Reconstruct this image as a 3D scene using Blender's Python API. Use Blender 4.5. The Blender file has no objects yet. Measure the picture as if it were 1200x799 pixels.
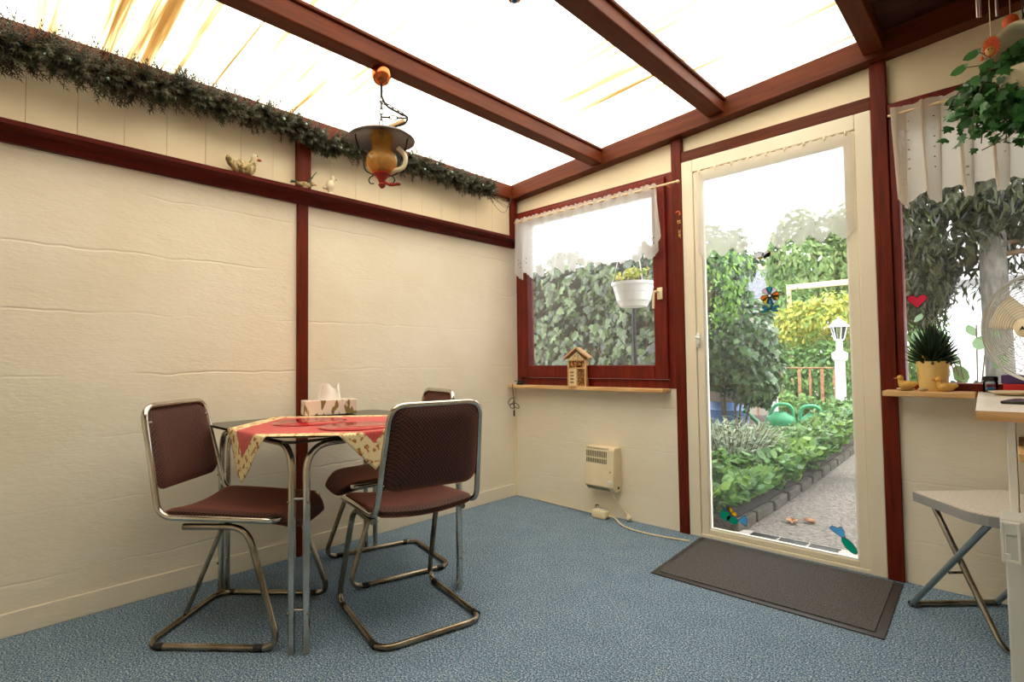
import bpy, bmesh, math, random
from mathutils import Vector, Matrix, noise
random.seed(7)
sc = bpy.context.scene
col = sc.collection
PI = math.pi
V = Vector

# ------------------------------------------------------------------ materials
def lin(c):
    return tuple((x/12.92 if x <= .04045 else ((x+.055)/1.055)**2.4) for x in c)
def rgb(r, g, b):
    return lin((r/255, g/255, b/255)) + (1.0,)

class NT:
    def __init__(s, name):
        s.m = bpy.data.materials.new(name); s.m.use_nodes = True
        s.t = s.m.node_tree; s.t.nodes.clear()
        s.out = s.t.nodes.new('ShaderNodeOutputMaterial')
    def n(s, typ, **kw):
        nd = s.t.nodes.new(typ)
        for k, v in kw.items():
            if k.startswith('_'): setattr(nd, k[1:], v)
            else: nd.inputs[k.replace('__', ' ')].default_value = v
        return nd
    def l(s, a, b): s.t.links.new(a, b)
    def surf(s, sock): s.l(sock, s.out.inputs['Surface'])
    def coord(s, scale=(1, 1, 1), which='Object'):
        tc = s.n('ShaderNodeTexCoord'); mp = s.n('ShaderNodeMapping'); mp.inputs['Scale'].default_value = scale
        s.l(tc.outputs[which], mp.inputs['Vector']); return mp.outputs['Vector']
    def noise(s, vec, scale, detail=3, rough=.55):
        nz = s.n('ShaderNodeTexNoise', Scale=scale, Detail=detail, Roughness=rough); s.l(vec, nz.inputs['Vector']); return nz.outputs['Fac']
    def ramp(s, fac, stops):
        r = s.n('ShaderNodeValToRGB'); e = r.color_ramp.elements
        while len(e) < len(stops): e.new(.5)
        for i, (p, c) in enumerate(stops): e[i].position = p; e[i].color = c
        s.l(fac, r.inputs['Fac']); return r.outputs['Color']
    def math(s, op, a, b=None):
        m = s.n('ShaderNodeMath', _operation=op)
        for i, x in enumerate((a, b)):
            if x is None: continue
            if isinstance(x, (int, float)): m.inputs[i].default_value = x
            else: s.l(x, m.inputs[i])
        return m.outputs[0]
    def bump(s, h, strength, dist, bsdf):
        b = s.n('ShaderNodeBump', Strength=strength, Distance=dist); s.l(h, b.inputs['Height']); s.l(b.outputs['Normal'], bsdf.inputs['Normal'])

def mat(name, c, rough=.5, metal=0, spec=.5, c2=None, nscale=8, stretch=(1, 1, 1), bump=0, bscale=None, bdist=.002, sheen=0, coat=0, trans=0, detail=3, lo=.35, hi=.65):
    k = NT(name); p = k.n('ShaderNodeBsdfPrincipled')
    p.inputs['Base Color'].default_value = c; p.inputs['Roughness'].default_value = rough; p.inputs['Metallic'].default_value = metal
    p.inputs['Specular IOR Level'].default_value = spec; p.inputs['Sheen Weight'].default_value = sheen; p.inputs['Coat Weight'].default_value = coat
    p.inputs['Transmission Weight'].default_value = trans
    vec = k.coord(stretch)
    if c2 is None: c2 = tuple(x*.88 for x in c[:3]) + (1,)
    k.l(k.ramp(k.noise(vec, nscale, detail), [(lo, c), (hi, c2)]), p.inputs['Base Color'])
    if bump: k.bump(k.noise(vec, bscale or nscale, 4), bump, bdist, p)
    k.surf(p.outputs[0]); return k.m

def leafmat(name, a, b, trans=.3, rough=.45):
    k = NT(name); g = k.n('ShaderNodeNewGeometry')
    cr = k.ramp(g.outputs['Random Per Island'], [(0, a), (1, b)])
    p = k.n('ShaderNodeBsdfPrincipled', Roughness=rough); t = k.n('ShaderNodeBsdfTranslucent'); mx = k.n('ShaderNodeMixShader', Fac=trans)
    k.l(cr, p.inputs['Base Color']); k.l(cr, t.inputs['Color']); k.l(p.outputs[0], mx.inputs[1]); k.l(t.outputs[0], mx.inputs[2])
    k.surf(mx.outputs[0]); return k.m

def glassmat(name, tint=(1, 1, 1, 1), refl=.07, rough=0.0, veil=.0):
    k = NT(name); t = k.n('ShaderNodeBsdfTransparent', Color=tint); g = k.n('ShaderNodeBsdfGlossy', Roughness=rough); mx = k.n('ShaderNodeMixShader', Fac=refl)
    f = k.n('ShaderNodeFresnel', IOR=1.45); k.l(f.outputs[0], mx.inputs['Fac'])
    d = k.n('ShaderNodeBsdfTranslucent', Color=(.9, .9, .88, 1)); md = k.n('ShaderNodeMixShader', Fac=veil)  # whitish haze on the panes, mixed into the glass as a translucent share
    k.l(t.outputs[0], md.inputs[1]); k.l(d.outputs[0], md.inputs[2])
    k.l(md.outputs[0], mx.inputs[1]); k.l(g.outputs[0], mx.inputs[2]); k.surf(mx.outputs[0]); return k.m

def wallmat(name, base, c2, course=None):
    k = NT(name); p = k.n('ShaderNodeBsdfPrincipled', Roughness=.62)
    p.inputs['Specular IOR Level'].default_value = .3
    v = k.coord(); n1 = k.noise(v, 2.2, 4)
    k.l(k.ramp(n1, [(.3, base), (.7, c2)]), p.inputs['Base Color'])
    big = k.noise(k.coord((1, 1, 1)), 5, 3); fine = k.noise(k.coord((35, 35, 110)), 1.0, 4); mid = k.noise(k.coord((9, 9, 22)), 1, 3)
    h = k.math('ADD', k.math('MULTIPLY', fine, .35), k.math('MULTIPLY', mid, .5))
    if course:
        sx = k.n('ShaderNodeSeparateXYZ'); k.l(k.coord(), sx.inputs[0])
        wob = k.math('MULTIPLY', k.math('SUBTRACT', k.noise(k.coord((6, 6, .1)), 1, 2), .5), .035)
        z = k.math('ADD', k.math('SUBTRACT', sx.outputs['Z'], course[1]), wob)
        d = k.math('ABSOLUTE', k.math('SUBTRACT', k.math('FRACT', k.math('DIVIDE', z, course[0])), .5))
        ln = k.n('ShaderNodeMapRange'); ln.inputs['From Min'].default_value = .475; ln.inputs['From Max'].default_value = .5
        k.l(d, ln.inputs['Value'])
        brk = k.n('ShaderNodeMapRange'); brk.inputs['From Min'].default_value = .42; brk.inputs['From Max'].default_value = .62
        k.l(k.noise(k.coord((1.7, 1.7, 9)), 1, 2), brk.inputs['Value'])
        h = k.math('ADD', h, k.math('MULTIPLY', k.math('MULTIPLY', ln.outputs[0], brk.outputs[0]), -.62))
    k.bump(h, .55, .006, p); k.surf(p.outputs[0]); return k.m

M = {}
M['wall'] = wallmat('painted_block', rgb(243, 234, 215), rgb(235, 222, 198), (.26, .185))
M['panel'] = mat('panel_cream', rgb(242, 228, 196), .6, c2=rgb(238, 220, 184), nscale=3, bump=.15, bscale=60)
M['mahogany'] = mat('mahogany_stain', rgb(122, 32, 14), .45, spec=.3, c2=rgb(92, 20, 9), nscale=4, stretch=(14, 14, 1.2), bump=.12, bscale=6)
M['post'] = mat('post_stain', rgb(110, 36, 14), .5, spec=.18, c2=rgb(84, 24, 9), nscale=4, stretch=(16, 16, 1.0), bump=.12, bscale=6)
M['beam'] = mat('beam_brown', rgb(104, 46, 18), .5, spec=.18, c2=rgb(86, 35, 14), nscale=4, stretch=(14, 1.0, 14), bump=.15, bscale=6)
M['beamx'] = mat('plate_brown', rgb(100, 46, 20), .5, spec=.18, c2=rgb(84, 35, 15), nscale=4, stretch=(1.0, 14, 14), bump=.15, bscale=6)
M['boards'] = mat('dark_boards', rgb(78, 40, 28), .5, c2=rgb(54, 26, 19), nscale=4, stretch=(1, 14, 14), bump=.2, bscale=8)
M['rail'] = mat('rail_stain', rgb(96, 24, 14), .5, spec=.18, c2=rgb(74, 16, 9), nscale=4, stretch=(14, 1.2, 14), bump=.1, bscale=6)
M['doorcream'] = mat('door_cream', rgb(238, 228, 206), .35, c2=rgb(233, 221, 197), nscale=2)
M['pine'] = mat('pine', rgb(226, 184, 130), .5, c2=rgb(202, 152, 98), nscale=3, stretch=(1.5, 16, 16))
M['pinelight'] = mat('light_pine', rgb(238, 214, 172), .5, c2=rgb(224, 190, 140), nscale=4, stretch=(10, 10, 2))
M['desktop'] = mat('pale_board', rgb(236, 224, 206), .35, c2=rgb(228, 212, 190), nscale=4, stretch=(10, 1, 10))
M['chrome'] = mat('chrome_tube', rgb(216, 212, 204), .16, 1, c2=rgb(184, 174, 156), nscale=7)
M['steel'] = mat('worn_steel_tube', rgb(176, 166, 148), .27, 1, c2=rgb(126, 112, 92), nscale=9)
M['fanwire'] = mat('satin_wire', rgb(206, 206, 202), .35, .5)
M['bluesteel'] = mat('grey_tube', rgb(128, 142, 152), .4, .3)
M['blackplastic'] = mat('black_plastic', rgb(28, 26, 26), .4)
M['white'] = mat('white_plastic', rgb(240, 240, 236), .35)
M['creamplastic'] = mat('cream_plastic', rgb(240, 226, 192), .4, c2=rgb(232, 214, 176))
M['creamcable'] = mat('cream_cable', rgb(238, 222, 184), .4)
M['blackiron'] = mat('black_iron', rgb(34, 31, 30), .6)
M['copper'] = mat('copper', rgb(226, 128, 78), .2, 1, c2=rgb(196, 96, 54))
M['iron'] = mat('dark_iron', rgb(52, 48, 48), .35, .6)
M['redmetal'] = mat('red_metal', rgb(158, 48, 34), .35, .3)
M['amber'] = None
M['terracotta'] = mat('orange_clay', rgb(226, 104, 40), .6, c2=rgb(206, 70, 30), nscale=40)
M['sheer'] = None

def upholstery():
    k = NT('brown_upholstery'); p = k.n('ShaderNodeBsdfPrincipled', Roughness=.8)
    p.inputs['Sheen Weight'].default_value = .6; p.inputs['Sheen Tint'].default_value = rgb(230, 130, 104); p.inputs['Sheen Roughness'].default_value = .4
    v = k.coord((150, 150, 150)); ck = k.n('ShaderNodeTexChecker', Scale=1.0); ck.inputs['Color1'].default_value = rgb(88, 46, 35); ck.inputs['Color2'].default_value = rgb(14, 8, 8)
    k.l(v, ck.inputs['Vector']); k.l(ck.outputs['Color'], p.inputs['Base Color']); k.bump(ck.outputs['Fac'], .25, .001, p); k.surf(p.outputs[0]); return k.m
M['uph'] = upholstery()

def carpet():
    k = NT('blue_carpet'); p = k.n('ShaderNodeBsdfPrincipled', Roughness=.95); p.inputs['Specular IOR Level'].default_value = .1
    v = k.coord(); a = k.noise(v, 165, 3, .8); b = k.noise(v, 7, 4)
    c = k.ramp(a, [(.34, rgb(26, 44, 70)), (.46, rgb(84, 116, 146)), (.54, rgb(128, 154, 172)), (.64, rgb(228, 228, 220))])
    mx = k.n('ShaderNodeMix', _data_type='RGBA', _blend_type='MULTIPLY'); mx.inputs['Factor'].default_value = 1
    k.l(c, mx.inputs[6]); k.l(k.ramp(b, [(.3, (.84, .86, .88, 1)), (.7, (1, 1, 1, 1))]), mx.inputs[7]); k.l(mx.outputs[2], p.inputs['Base Color'])
    k.bump(a, .35, .004, p); k.surf(p.outputs[0]); return k.m
M['carpet'] = carpet()
M['mat'] = mat('grey_ribbed_mat', rgb(104, 100, 98), .9, c2=rgb(44, 42, 42), nscale=200, bump=.5, bscale=240)
M['matrim'] = mat('rubber_trim', rgb(62, 56, 54), .55)

def roofmat():
    k = NT('roof_sheet'); tr = k.n('ShaderNodeBsdfTranslucent'); df = k.n('ShaderNodeBsdfDiffuse', Color=rgb(226, 216, 196)); mx = k.n('ShaderNodeMixShader', Fac=.14)
    a = k.noise(k.coord((.55, 17, 1)), 1, 4, .6); big = k.noise(k.coord((.5, 1.1, 1)), 1.3, 2)
    sx = k.n('ShaderNodeSeparateXYZ'); k.l(k.coord(), sx.inputs[0])
    # joints between sheets: a dirty line every 0.21 m, plus streaks of dirt washed down the fall of the roof
    fr = k.math('ABSOLUTE', k.math('SUBTRACT', k.math('FRACT', k.math('DIVIDE', sx.outputs['Y'], .21)), .5))
    jn = k.n('ShaderNodeMapRange'); jn.inputs['From Min'].default_value = .472; jn.inputs['From Max'].default_value = .5; jn.inputs['To Max'].default_value = .62; k.l(fr, jn.inputs['Value'])
    wk = k.n('ShaderNodeMapRange'); wk.inputs['From Min'].default_value = .30; wk.inputs['From Max'].default_value = .52; k.l(k.noise(k.coord((2.2, 4.7, 1)), 1, 2), wk.inputs['Value'])
    st = k.n('ShaderNodeMapRange'); st.inputs['From Min'].default_value = .52; st.inputs['From Max'].default_value = .72; k.l(a, st.inputs['Value'])
    bg = k.n('ShaderNodeMapRange'); bg.inputs['From Min'].default_value = .45; bg.inputs['From Max'].default_value = .65; bg.inputs['To Min'].default_value = .12; k.l(big, bg.inputs['Value'])
    # algae has grown thicker at the far left end of the roof and where the sheets meet the boarded ceiling
    gr = k.n('ShaderNodeMapRange'); gr.inputs['From Min'].default_value = -2.1; gr.inputs['From Max'].default_value = -2.7; gr.inputs['To Min'].default_value = .0; gr.inputs['To Max'].default_value = 1.0; k.l(sx.outputs['Y'], gr.inputs['Value'])
    g2 = k.n('ShaderNodeMapRange'); g2.inputs['From Min'].default_value = 1.9; g2.inputs['From Max'].default_value = 2.3; g2.inputs['To Max'].default_value = .9; k.l(sx.outputs['X'], g2.inputs['Value'])
    den = k.math('MINIMUM', k.math('ADD', k.math('ADD', bg.outputs[0], gr.outputs[0]), g2.outputs[0]), 1.15)
    f = k.math('ADD', k.math('MULTIPLY', st.outputs[0], den), k.math('MULTIPLY', jn.outputs[0], wk.outputs[0]))
    c = k.ramp(f, [(0, (.86, .775, .63, 1)), (.25, (.40, .29, .14, 1)), (.55, (.19, .098, .026, 1)), (1, (.11, .048, .010, 1))])
    k.l(c, tr.inputs['Color']); k.l(tr.outputs[0], mx.inputs[1]); k.l(df.outputs[0], mx.inputs[2]); k.surf(mx.outputs[0]); return k.m
M['roof'] = roofmat()

def sheer(name, tcol, thin, eyelets=True):
    k = NT(name); d = k.n('ShaderNodeBsdfDiffuse', Color=tcol); t = k.n('ShaderNodeBsdfTranslucent', Color=tcol); m1 = k.n('ShaderNodeMixShader', Fac=.66)
    k.l(d.outputs[0], m1.inputs[1]); k.l(t.outputs[0], m1.inputs[2])
    tp = k.n('ShaderNodeBsdfTransparent'); m2 = k.n('ShaderNodeMixShader', Fac=thin)
    k.l(m1.outputs[0], m2.inputs[1]); k.l(tp.outputs[0], m2.inputs[2])
    uv = k.n('ShaderNodeTexCoord').outputs['UV']; sx = k.n('ShaderNodeSeparateXYZ'); k.l(uv, sx.inputs[0])
    def dots(su, sv, off, r, lo, hi):
        u = k.math('SUBTRACT', k.math('FRACT', k.math('ADD', k.math('DIVIDE', sx.outputs[0], su), off)), .5); v = k.math('SUBTRACT', k.math('FRACT', k.math('DIVIDE', sx.outputs[1], sv)), .5)
        uu = k.math('MULTIPLY', u, su); vv = k.math('MULTIPLY', v, sv)
        dd = k.math('ADD', k.math('MULTIPLY', uu, uu), k.math('MULTIPLY', vv, vv))
        return k.math('MULTIPLY', k.math('MULTIPLY', k.math('LESS_THAN', dd, r*r), k.math('GREATER_THAN', sx.outputs[1], lo)), k.math('LESS_THAN', sx.outputs[1], hi))
    h = k.math('ADD', dots(.1, .03, .0, .0036, .05, .115), dots(.1, .034, .14, .003, .06, .12))
    h = k.math('ADD', h, dots(.1, .038, .5, .0022, .1, .36))
    m3 = k.n('ShaderNodeMixShader'); tp2 = k.n('ShaderNodeBsdfTransparent')
    k.l(k.math('MINIMUM', h, 1.0), m3.inputs['Fac']); k.l(m2.outputs[0], m3.inputs[1]); k.l(tp2.outputs[0], m3.inputs[2]); k.surf(m3.outputs[0]); return k.m
M['lace'] = sheer('white_lace', rgb(244, 242, 238), .12)
M['lacecotton'] = sheer('cream_cotton_lace', rgb(226, 216, 200), .02)
M['voile'] = sheer('sheer_voile', rgb(248, 244, 238), .26)
M['glass'] = glassmat('window_glass', veil=.018)
M['thinveilglass'] = glassmat('thin_veil_window_glass', veil=.005)
M['jarglass'] = glassmat('jar_glass', (.9, .93, .95, 1))
M['frosted'] = None
def frosted():
    k = NT('frosted_plastic'); t = k.n('ShaderNodeBsdfTranslucent', Color=rgb(232, 234, 234)); p = k.n('ShaderNodeBsdfPrincipled', Roughness=.35); p.inputs['Base Color'].default_value = rgb(240, 240, 236)
    tp = k.n('ShaderNodeBsdfTransparent', Color=(.92, .93, .93, 1)); a = k.n('ShaderNodeMixShader', Fac=.4); b = k.n('ShaderNodeMixShader', Fac=.22)
    k.l(p.outputs[0], a.inputs[1]); k.l(t.outputs[0], a.inputs[2]); k.l(a.outputs[0], b.inputs[1]); k.l(tp.outputs[0], b.inputs[2]); k.surf(b.outputs[0]); return k.m
M['frosted'] = frosted()
def ambermat():
    k = NT('amber_glass'); p = k.n('ShaderNodeBsdfPrincipled', Roughness=.12); p.inputs['Base Color'].default_value = rgb(240, 200, 120); p.inputs['Coat Weight'].default_value = .8
    t = k.n('ShaderNodeBsdfTransparent', Color=rgb(250, 222, 150)); mx = k.n('ShaderNodeMixShader', Fac=.76)
    vo = k.n('ShaderNodeTexVoronoi', Scale=85.0); k.l(k.coord(), vo.inputs['Vector']); k.bump(vo.outputs['Distance'], .7, .004, p)
    k.l(p.outputs[0], mx.inputs[1]); k.l(t.outputs[0], mx.inputs[2]); k.surf(mx.outputs[0]); return k.m
M['amber'] = ambermat()
M['smoke'] = None
def smokemat():
    k = NT('smoked_glass'); t = k.n('ShaderNodeBsdfTransparent', Color=(.10, .085, .075, 1)); g = k.n('ShaderNodeBsdfGlossy', Roughness=.02); f = k.n('ShaderNodeFresnel', IOR=1.55); mx = k.n('ShaderNodeMixShader')
    k.l(f.outputs[0], mx.inputs['Fac']); k.l(t.outputs[0], mx.inputs[1]); k.l(g.outputs[0], mx.inputs[2]); k.surf(mx.outputs[0]); return k.m
M['smoke'] = smokemat()
M['redcloth'] = mat('red_cloth', rgb(206, 74, 66), .8, c2=rgb(190, 58, 54), nscale=60, sheen=.2)
M['border'] = mat('cream_scroll_border', rgb(234, 214, 164), .8, c2=rgb(178, 112, 60), nscale=42, lo=.54, hi=.60, detail=2)
M['placemat'] = mat('red_gloss', rgb(186, 34, 42), .12, spec=.35, nscale=3)
M['tissuebox'] = mat('leaf_print_card', rgb(238, 216, 204), .5, c2=rgb(142, 116, 66), nscale=34, stretch=(1, 1, .45), lo=.54, hi=.57, detail=1)
M['tissue'] = mat('tissue_paper', rgb(250, 246, 238), .9)
M['garland'] = leafmat('fir_needles', rgb(26, 36, 24), rgb(82, 78, 48), .1, .6)
M['bulb'] = mat('pale_bulb', rgb(150, 178, 160), .2, coat=.5)
M['ivyin'] = leafmat('indoor_ivy_leaf', rgb(36, 74, 36), rgb(66, 124, 58), .15, .4)
M['stem'] = mat('brown_stem', rgb(92, 70, 44), .7)
M['duckbody'] = mat('speckled_duck', rgb(206, 184, 132), .5, c2=rgb(120, 100, 56), nscale=60, lo=.42, hi=.6)
M['duckcream'] = mat('cream_glaze', rgb(230, 214, 180), .4)
M['yellowstone'] = mat('yellow_stone', rgb(228, 180, 92), .35, c2=rgb(206, 146, 64), nscale=20)
M['stone'] = mat('tan_stone', rgb(206, 180, 136), .6, c2=rgb(170, 140, 98), nscale=30)
M['orange'] = mat('orange_paint', rgb(214, 110, 50), .5)
M['green'] = mat('leaf_green_paint', rgb(70, 110, 74), .5)
M['yellowpot'] = mat('yellow_pot', rgb(238, 206, 132), .5, c2=rgb(226, 188, 110))
M['aloe'] = leafmat('dark_succulent', rgb(18, 36, 24), rgb(44, 72, 42), .05, .4)
M['soil'] = mat('soil', rgb(66, 50, 38), .95, c2=rgb(44, 32, 26), nscale=40, bump=.8, bscale=30, bdist=.02)
M['gravel'] = mat('gravel', rgb(146, 136, 124), .95, c2=rgb(84, 78, 70), nscale=55, bump=1, bscale=55, bdist=.02)
M['ornament'] = mat('gilt_ornament', rgb(204, 160, 70), .5, c2=rgb(150, 96, 44), nscale=60)

# ------------------------------------------------------------------ mesh tools
class B:
    def __init__(s): s.bm = bmesh.new(); s.mi = 0; s.uv = None
    def _mark(s, n0):
        s.bm.faces.ensure_lookup_table()
        for f in s.bm.faces[n0:]: f.material_index = s.mi
    def box(s, c, d, bev=0, rot=None, mi=None):
        if mi is not None: s.mi = mi
        n0 = len(s.bm.faces)
        t = bmesh.new(); bmesh.ops.create_cube(t, size=1); bmesh.ops.scale(t, vec=d, verts=t.verts)
        if bev: bmesh.ops.bevel(t, geom=t.edges[:], offset=bev, segments=2, profile=.5, affect='EDGES')
        m = Matrix.Translation(c) @ (rot.to_4x4() if rot else Matrix.Identity(4))
        s._join(t, m); s._mark(n0); return s
    def bx(s, x0, x1, y0, y1, z0, z1, bev=0, mi=None):
        return s.box(((x0+x1)/2, (y0+y1)/2, (z0+z1)/2), (abs(x1-x0), abs(y1-y0), abs(z1-z0)), bev, None, mi)
    def _join(s, t, m):
        mp = {v: s.bm.verts.new(m @ v.co) for v in t.verts}
        for f in t.faces:
            try: s.bm.faces.new([mp[v] for v in f.verts])
            except ValueError: pass
        t.free()
    def tube(s, pts, r, n=10, closed=False, mi=None, caps=True):
        if mi is not None: s.mi = mi
        n0 = len(s.bm.faces)
        pts = [V(p) for p in pts]; N = len(pts); rs = r if isinstance(r, (list, tuple)) else [r]*N
        tang = []
        for i in range(N):
            if closed: t = pts[(i+1) % N]-pts[i-1]
            else: t = pts[min(i+1, N-1)]-pts[max(i-1, 0)]
            tang.append(t.normalized() if t.length > 1e-9 else V((0, 0, 1)))
        a = V((0, 0, 1)) if abs(tang[0].z) < .9 else V((1, 0, 0))
        nrm = (a-tang[0]*a.dot(tang[0])).normalized(); rings = []
        for i in range(N):
            nrm = (nrm-tang[i]*nrm.dot(tang[i])); nrm = nrm.normalized() if nrm.length > 1e-6 else tang[i].orthogonal().normalized()
            b = tang[i].cross(nrm)
            rings.append([s.bm.verts.new(pts[i]+(nrm*math.cos(2*PI*k/n)+b*math.sin(2*PI*k/n))*rs[i]) for k in range(n)])
        for i in range(N if closed else N-1):
            A = rings[i]; Bq = rings[(i+1) % N]
            for k in range(n): s.bm.faces.new((A[k], A[(k+1) % n], Bq[(k+1) % n], Bq[k]))
        if not closed and caps:
            s.bm.faces.new(rings[0][::-1]); s.bm.faces.new(rings[-1])
        s._mark(n0); return s
    def lathe(s, prof, n=24, c=(0, 0, 0), m=None, mi=None, closed=False):
        if mi is not None: s.mi = mi
        n0 = len(s.bm.faces); c = V(c); rings = []
        m = m or Matrix.Identity(3)
        for (r, z) in prof:
            if r < 1e-6: rings.append([s.bm.verts.new(c+m @ V((0, 0, z)))])
            else: rings.append([s.bm.verts.new(c+m @ V((r*math.cos(2*PI*k/n), r*math.sin(2*PI*k/n), z))) for k in range(n)])
        L = len(rings)
        for i in range(L if closed else L-1):
            A, Q = rings[i], rings[(i+1) % L]
            for k in range(n):
                a1, a2, q1, q2 = A[k % len(A)], A[(k+1) % len(A)], Q[k % len(Q)], Q[(k+1) % len(Q)]
                fs = [v for i2, v in enumerate((a1, a2, q2, q1)) if v not in (a1, a2, q2, q1)[:i2]]
                if len(fs) >= 3:
                    try: s.bm.faces.new(fs)
                    except ValueError: pass
        s._mark(n0); return s
    def ell(s, c, r, seg=16, rot=None, mi=None):
        if mi is not None: s.mi = mi
        n0 = len(s.bm.faces); t = bmesh.new(); bmesh.ops.create_uvsphere(t, u_segments=seg, v_segments=max(6, seg//2+2), radius=1)
        if isinstance(r, (int, float)): r = (r, r, r)
        m = Matrix.Translation(c) @ (rot.to_4x4() if rot else Matrix.Identity(4)) @ Matrix.Diagonal((*r, 1))
        s._join(t, m); s._mark(n0); return s
    def prism(s, poly, thick, m=None, mi=None):
        """polygon in local xy, extruded along +z by thick, placed by matrix m"""
        if mi is not None: s.mi = mi
        n0 = len(s.bm.faces); m = m or Matrix.Identity(4)
        lo = [s.bm.verts.new(m @ V((x, y, 0))) for x, y in poly]; hi = [s.bm.verts.new(m @ V((x, y, thick))) for x, y in poly]
        s.bm.faces.new(lo[::-1]); s.bm.faces.new(hi); k = len(poly)
        for i in range(k): s.bm.faces.new((lo[i], lo[(i+1) % k], hi[(i+1) % k], hi[i]))
        s._mark(n0); return s
    def face(s, pts):
        f = s.bm.faces.new([s.bm.verts.new(p) for p in pts]); f.material_index = s.mi; return f
    def grid(s, fn, nu, nv, uvfn=None, mi=None, keep=None):
        if mi is not None: s.mi = mi
        vs = [[s.bm.verts.new(fn(i/nu, j/nv)) for j in range(nv+1)] for i in range(nu+1)]
        lay = s.bm.loops.layers.uv.verify() if uvfn else None
        for i in range(nu):
            for j in range(nv):
                if keep and not keep((i+.5)/nu, (j+.5)/nv): continue
                f = s.bm.faces.new((vs[i][j], vs[i+1][j], vs[i+1][j+1], vs[i][j+1])); f.material_index = s.mi
                if lay:
                    for lp, (a, b) in zip(f.loops, ((i, j), (i+1, j), (i+1, j+1), (i, j+1))): lp[lay].uv = uvfn(a/nu, b/nv)
        return s
    def build(s, name, mats, parent=None, smooth=True, ang=38, recalc=True):
        if recalc: bmesh.ops.recalc_face_normals(s.bm, faces=s.bm.faces)
        me = bpy.data.meshes.new(name); s.bm.to_mesh(me); s.bm.free()
        for m in (mats if isinstance(mats, (list, tuple)) else [mats]): me.materials.append(M[m] if isinstance(m, str) else m)
        if smooth:
            me.shade_smooth(); me.set_sharp_from_angle(angle=math.radians(ang))
        o = bpy.data.objects.new(name, me); col.objects.link(o)
        if parent: o.parent = parent
        return o

def blob(name, parts, mats, parent=None, vox=.004, it=6):
    """one continuous organic body: overlapping ellipsoids fused by remeshing"""
    b = B()
    for p in parts: b.ell(*p)
    o = b.build(name, mats, parent)
    r = o.modifiers.new('fuse', 'REMESH'); r.mode = 'VOXEL'; r.voxel_size = vox; r.use_smooth_shade = True
    w = o.modifiers.new('soft', 'SMOOTH'); w.iterations = it; w.factor = .5
    return o

def fillet(pts, r, n=6, closed=False):
    pts = [V(p) for p in pts]; out = []; N = len(pts)
    for i, p in enumerate(pts):
        if not closed and i in (0, N-1): out.append(p); continue
        a = pts[i-1]-p; b = pts[(i+1) % N]-p; rr = min(r, a.length*.49, b.length*.49)
        A = p+a.normalized()*rr; C = p+b.normalized()*rr
        for k in range(n+1):
            t = k/n; out.append(A*(1-t)**2+p*2*t*(1-t)+C*t*t)
    return out

def roundpoly(w, h, r, n=6):
    out = []
    for cx, cy, a0 in ((w/2-r, h/2-r, 0), (-w/2+r, h/2-r, 90), (-w/2+r, -h/2+r, 180), (w/2-r, -h/2+r, 270)):
        for k in range(n+1):
            a = math.radians(a0+90*k/n); out.append((cx+r*math.cos(a), cy+r*math.sin(a)))
    return out

def tag(o, label, cat=None, group=None, kind=None):
    o['label'] = label
    if cat: o['category'] = cat
    if group: o['group'] = group
    if kind: o['kind'] = kind
    return o
def thing(name, label, cat, loc=(0, 0, 0), rz=0, group=None):
    o = bpy.data.objects.new(name, None); o.empty_display_size = .1; col.objects.link(o); o.location = loc; o.rotation_euler = (0, 0, rz)
    return tag(o, label, cat, group)
def struct(o, label, cat): return tag(o, label, cat, None, 'structure')
def copy_tree(o, parent=None):
    c = o.copy(); col.objects.link(c)
    if parent: c.parent = parent
    for ch in list(o.children): copy_tree(ch, c)
    return c
def RZ(a): return Matrix.Rotation(a, 3, 'Z')
def frame_mat(origin, xaxis, zaxis):
    z = V(zaxis).normalized(); x = V(xaxis); x = (x-z*x.dot(z)).normalized(); y = z.cross(x)
    m = Matrix((x, y, z)).transposed().to_4x4(); m.translation = V(origin); return m

# leaves --------------------------------------------------------------
IVY = [(0, -.42), (.30, -.5), (.52, -.28), (.30, -.02), (.5, .2), (.2, .2), (0, .62), (-.2, .2), (-.5, .2), (-.30, -.02), (-.52, -.28), (-.30, -.5)]
DIA = [(0, -.5), (.26, -.05), (0, .5), (-.26, -.05)]
LONG = [(0, -.5), (.09, -.1), (.07, .2), (0, .5), (-.07, .2), (-.09, -.1)]
OVAL = [(0, -.5), (.24, -.28), (.32, 0), (.22, .3), (0, .52), (-.22, .3), (-.32, 0), (-.24, -.28)]
def leaf(b, p, nrm, up, size, shape, cup=.12):
    m = frame_mat(p, V(up).cross(V(nrm)) if V(up).cross(V(nrm)).length > 1e-4 else (1, 0, 0), nrm)
    b.face([m @ V((x*size, y*size, -cup*size*abs(x)*2)) for x, y in shape])
def rv(s=1): return V((random.uniform(-s, s), random.uniform(-s, s), random.uniform(-s, s)))
def crown(b, c, r, n, size, shape=DIA, lump=.35, seed=0, face=None):
    c = V(c); r = V(r) if not isinstance(r, (int, float)) else V((r, r, r))
    for i in range(n):
        d = V((random.gauss(0, 1), random.gauss(0, 1), random.gauss(0, 1))).normalized()
        f = 1+lump*noise.noise(d*2.1+V((seed*3.7, seed, 0)))+random.uniform(-.22, .05)
        p = c+V((d.x*r.x, d.y*r.y, d.z*r.z))*f
        nr = (d+rv(.7)+V((0, 0, .35))).normalized()
        leaf(b, p, nr, V((0, 0, -1))+rv(.6), size*random.uniform(.65, 1.25), shape)

# ================================================================== SETTING
SL = .0655                       # slope of the roof
def rz_(x): return 2.312+SL*x    # underside of the roof sheets

# floor
b = B(); b.bx(0, 3.9, -4.2, 0, -.05, 0); struct(b.build('floor', 'carpet', smooth=False), 'speckled blue carpet covering the whole room floor', 'floor')

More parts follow.
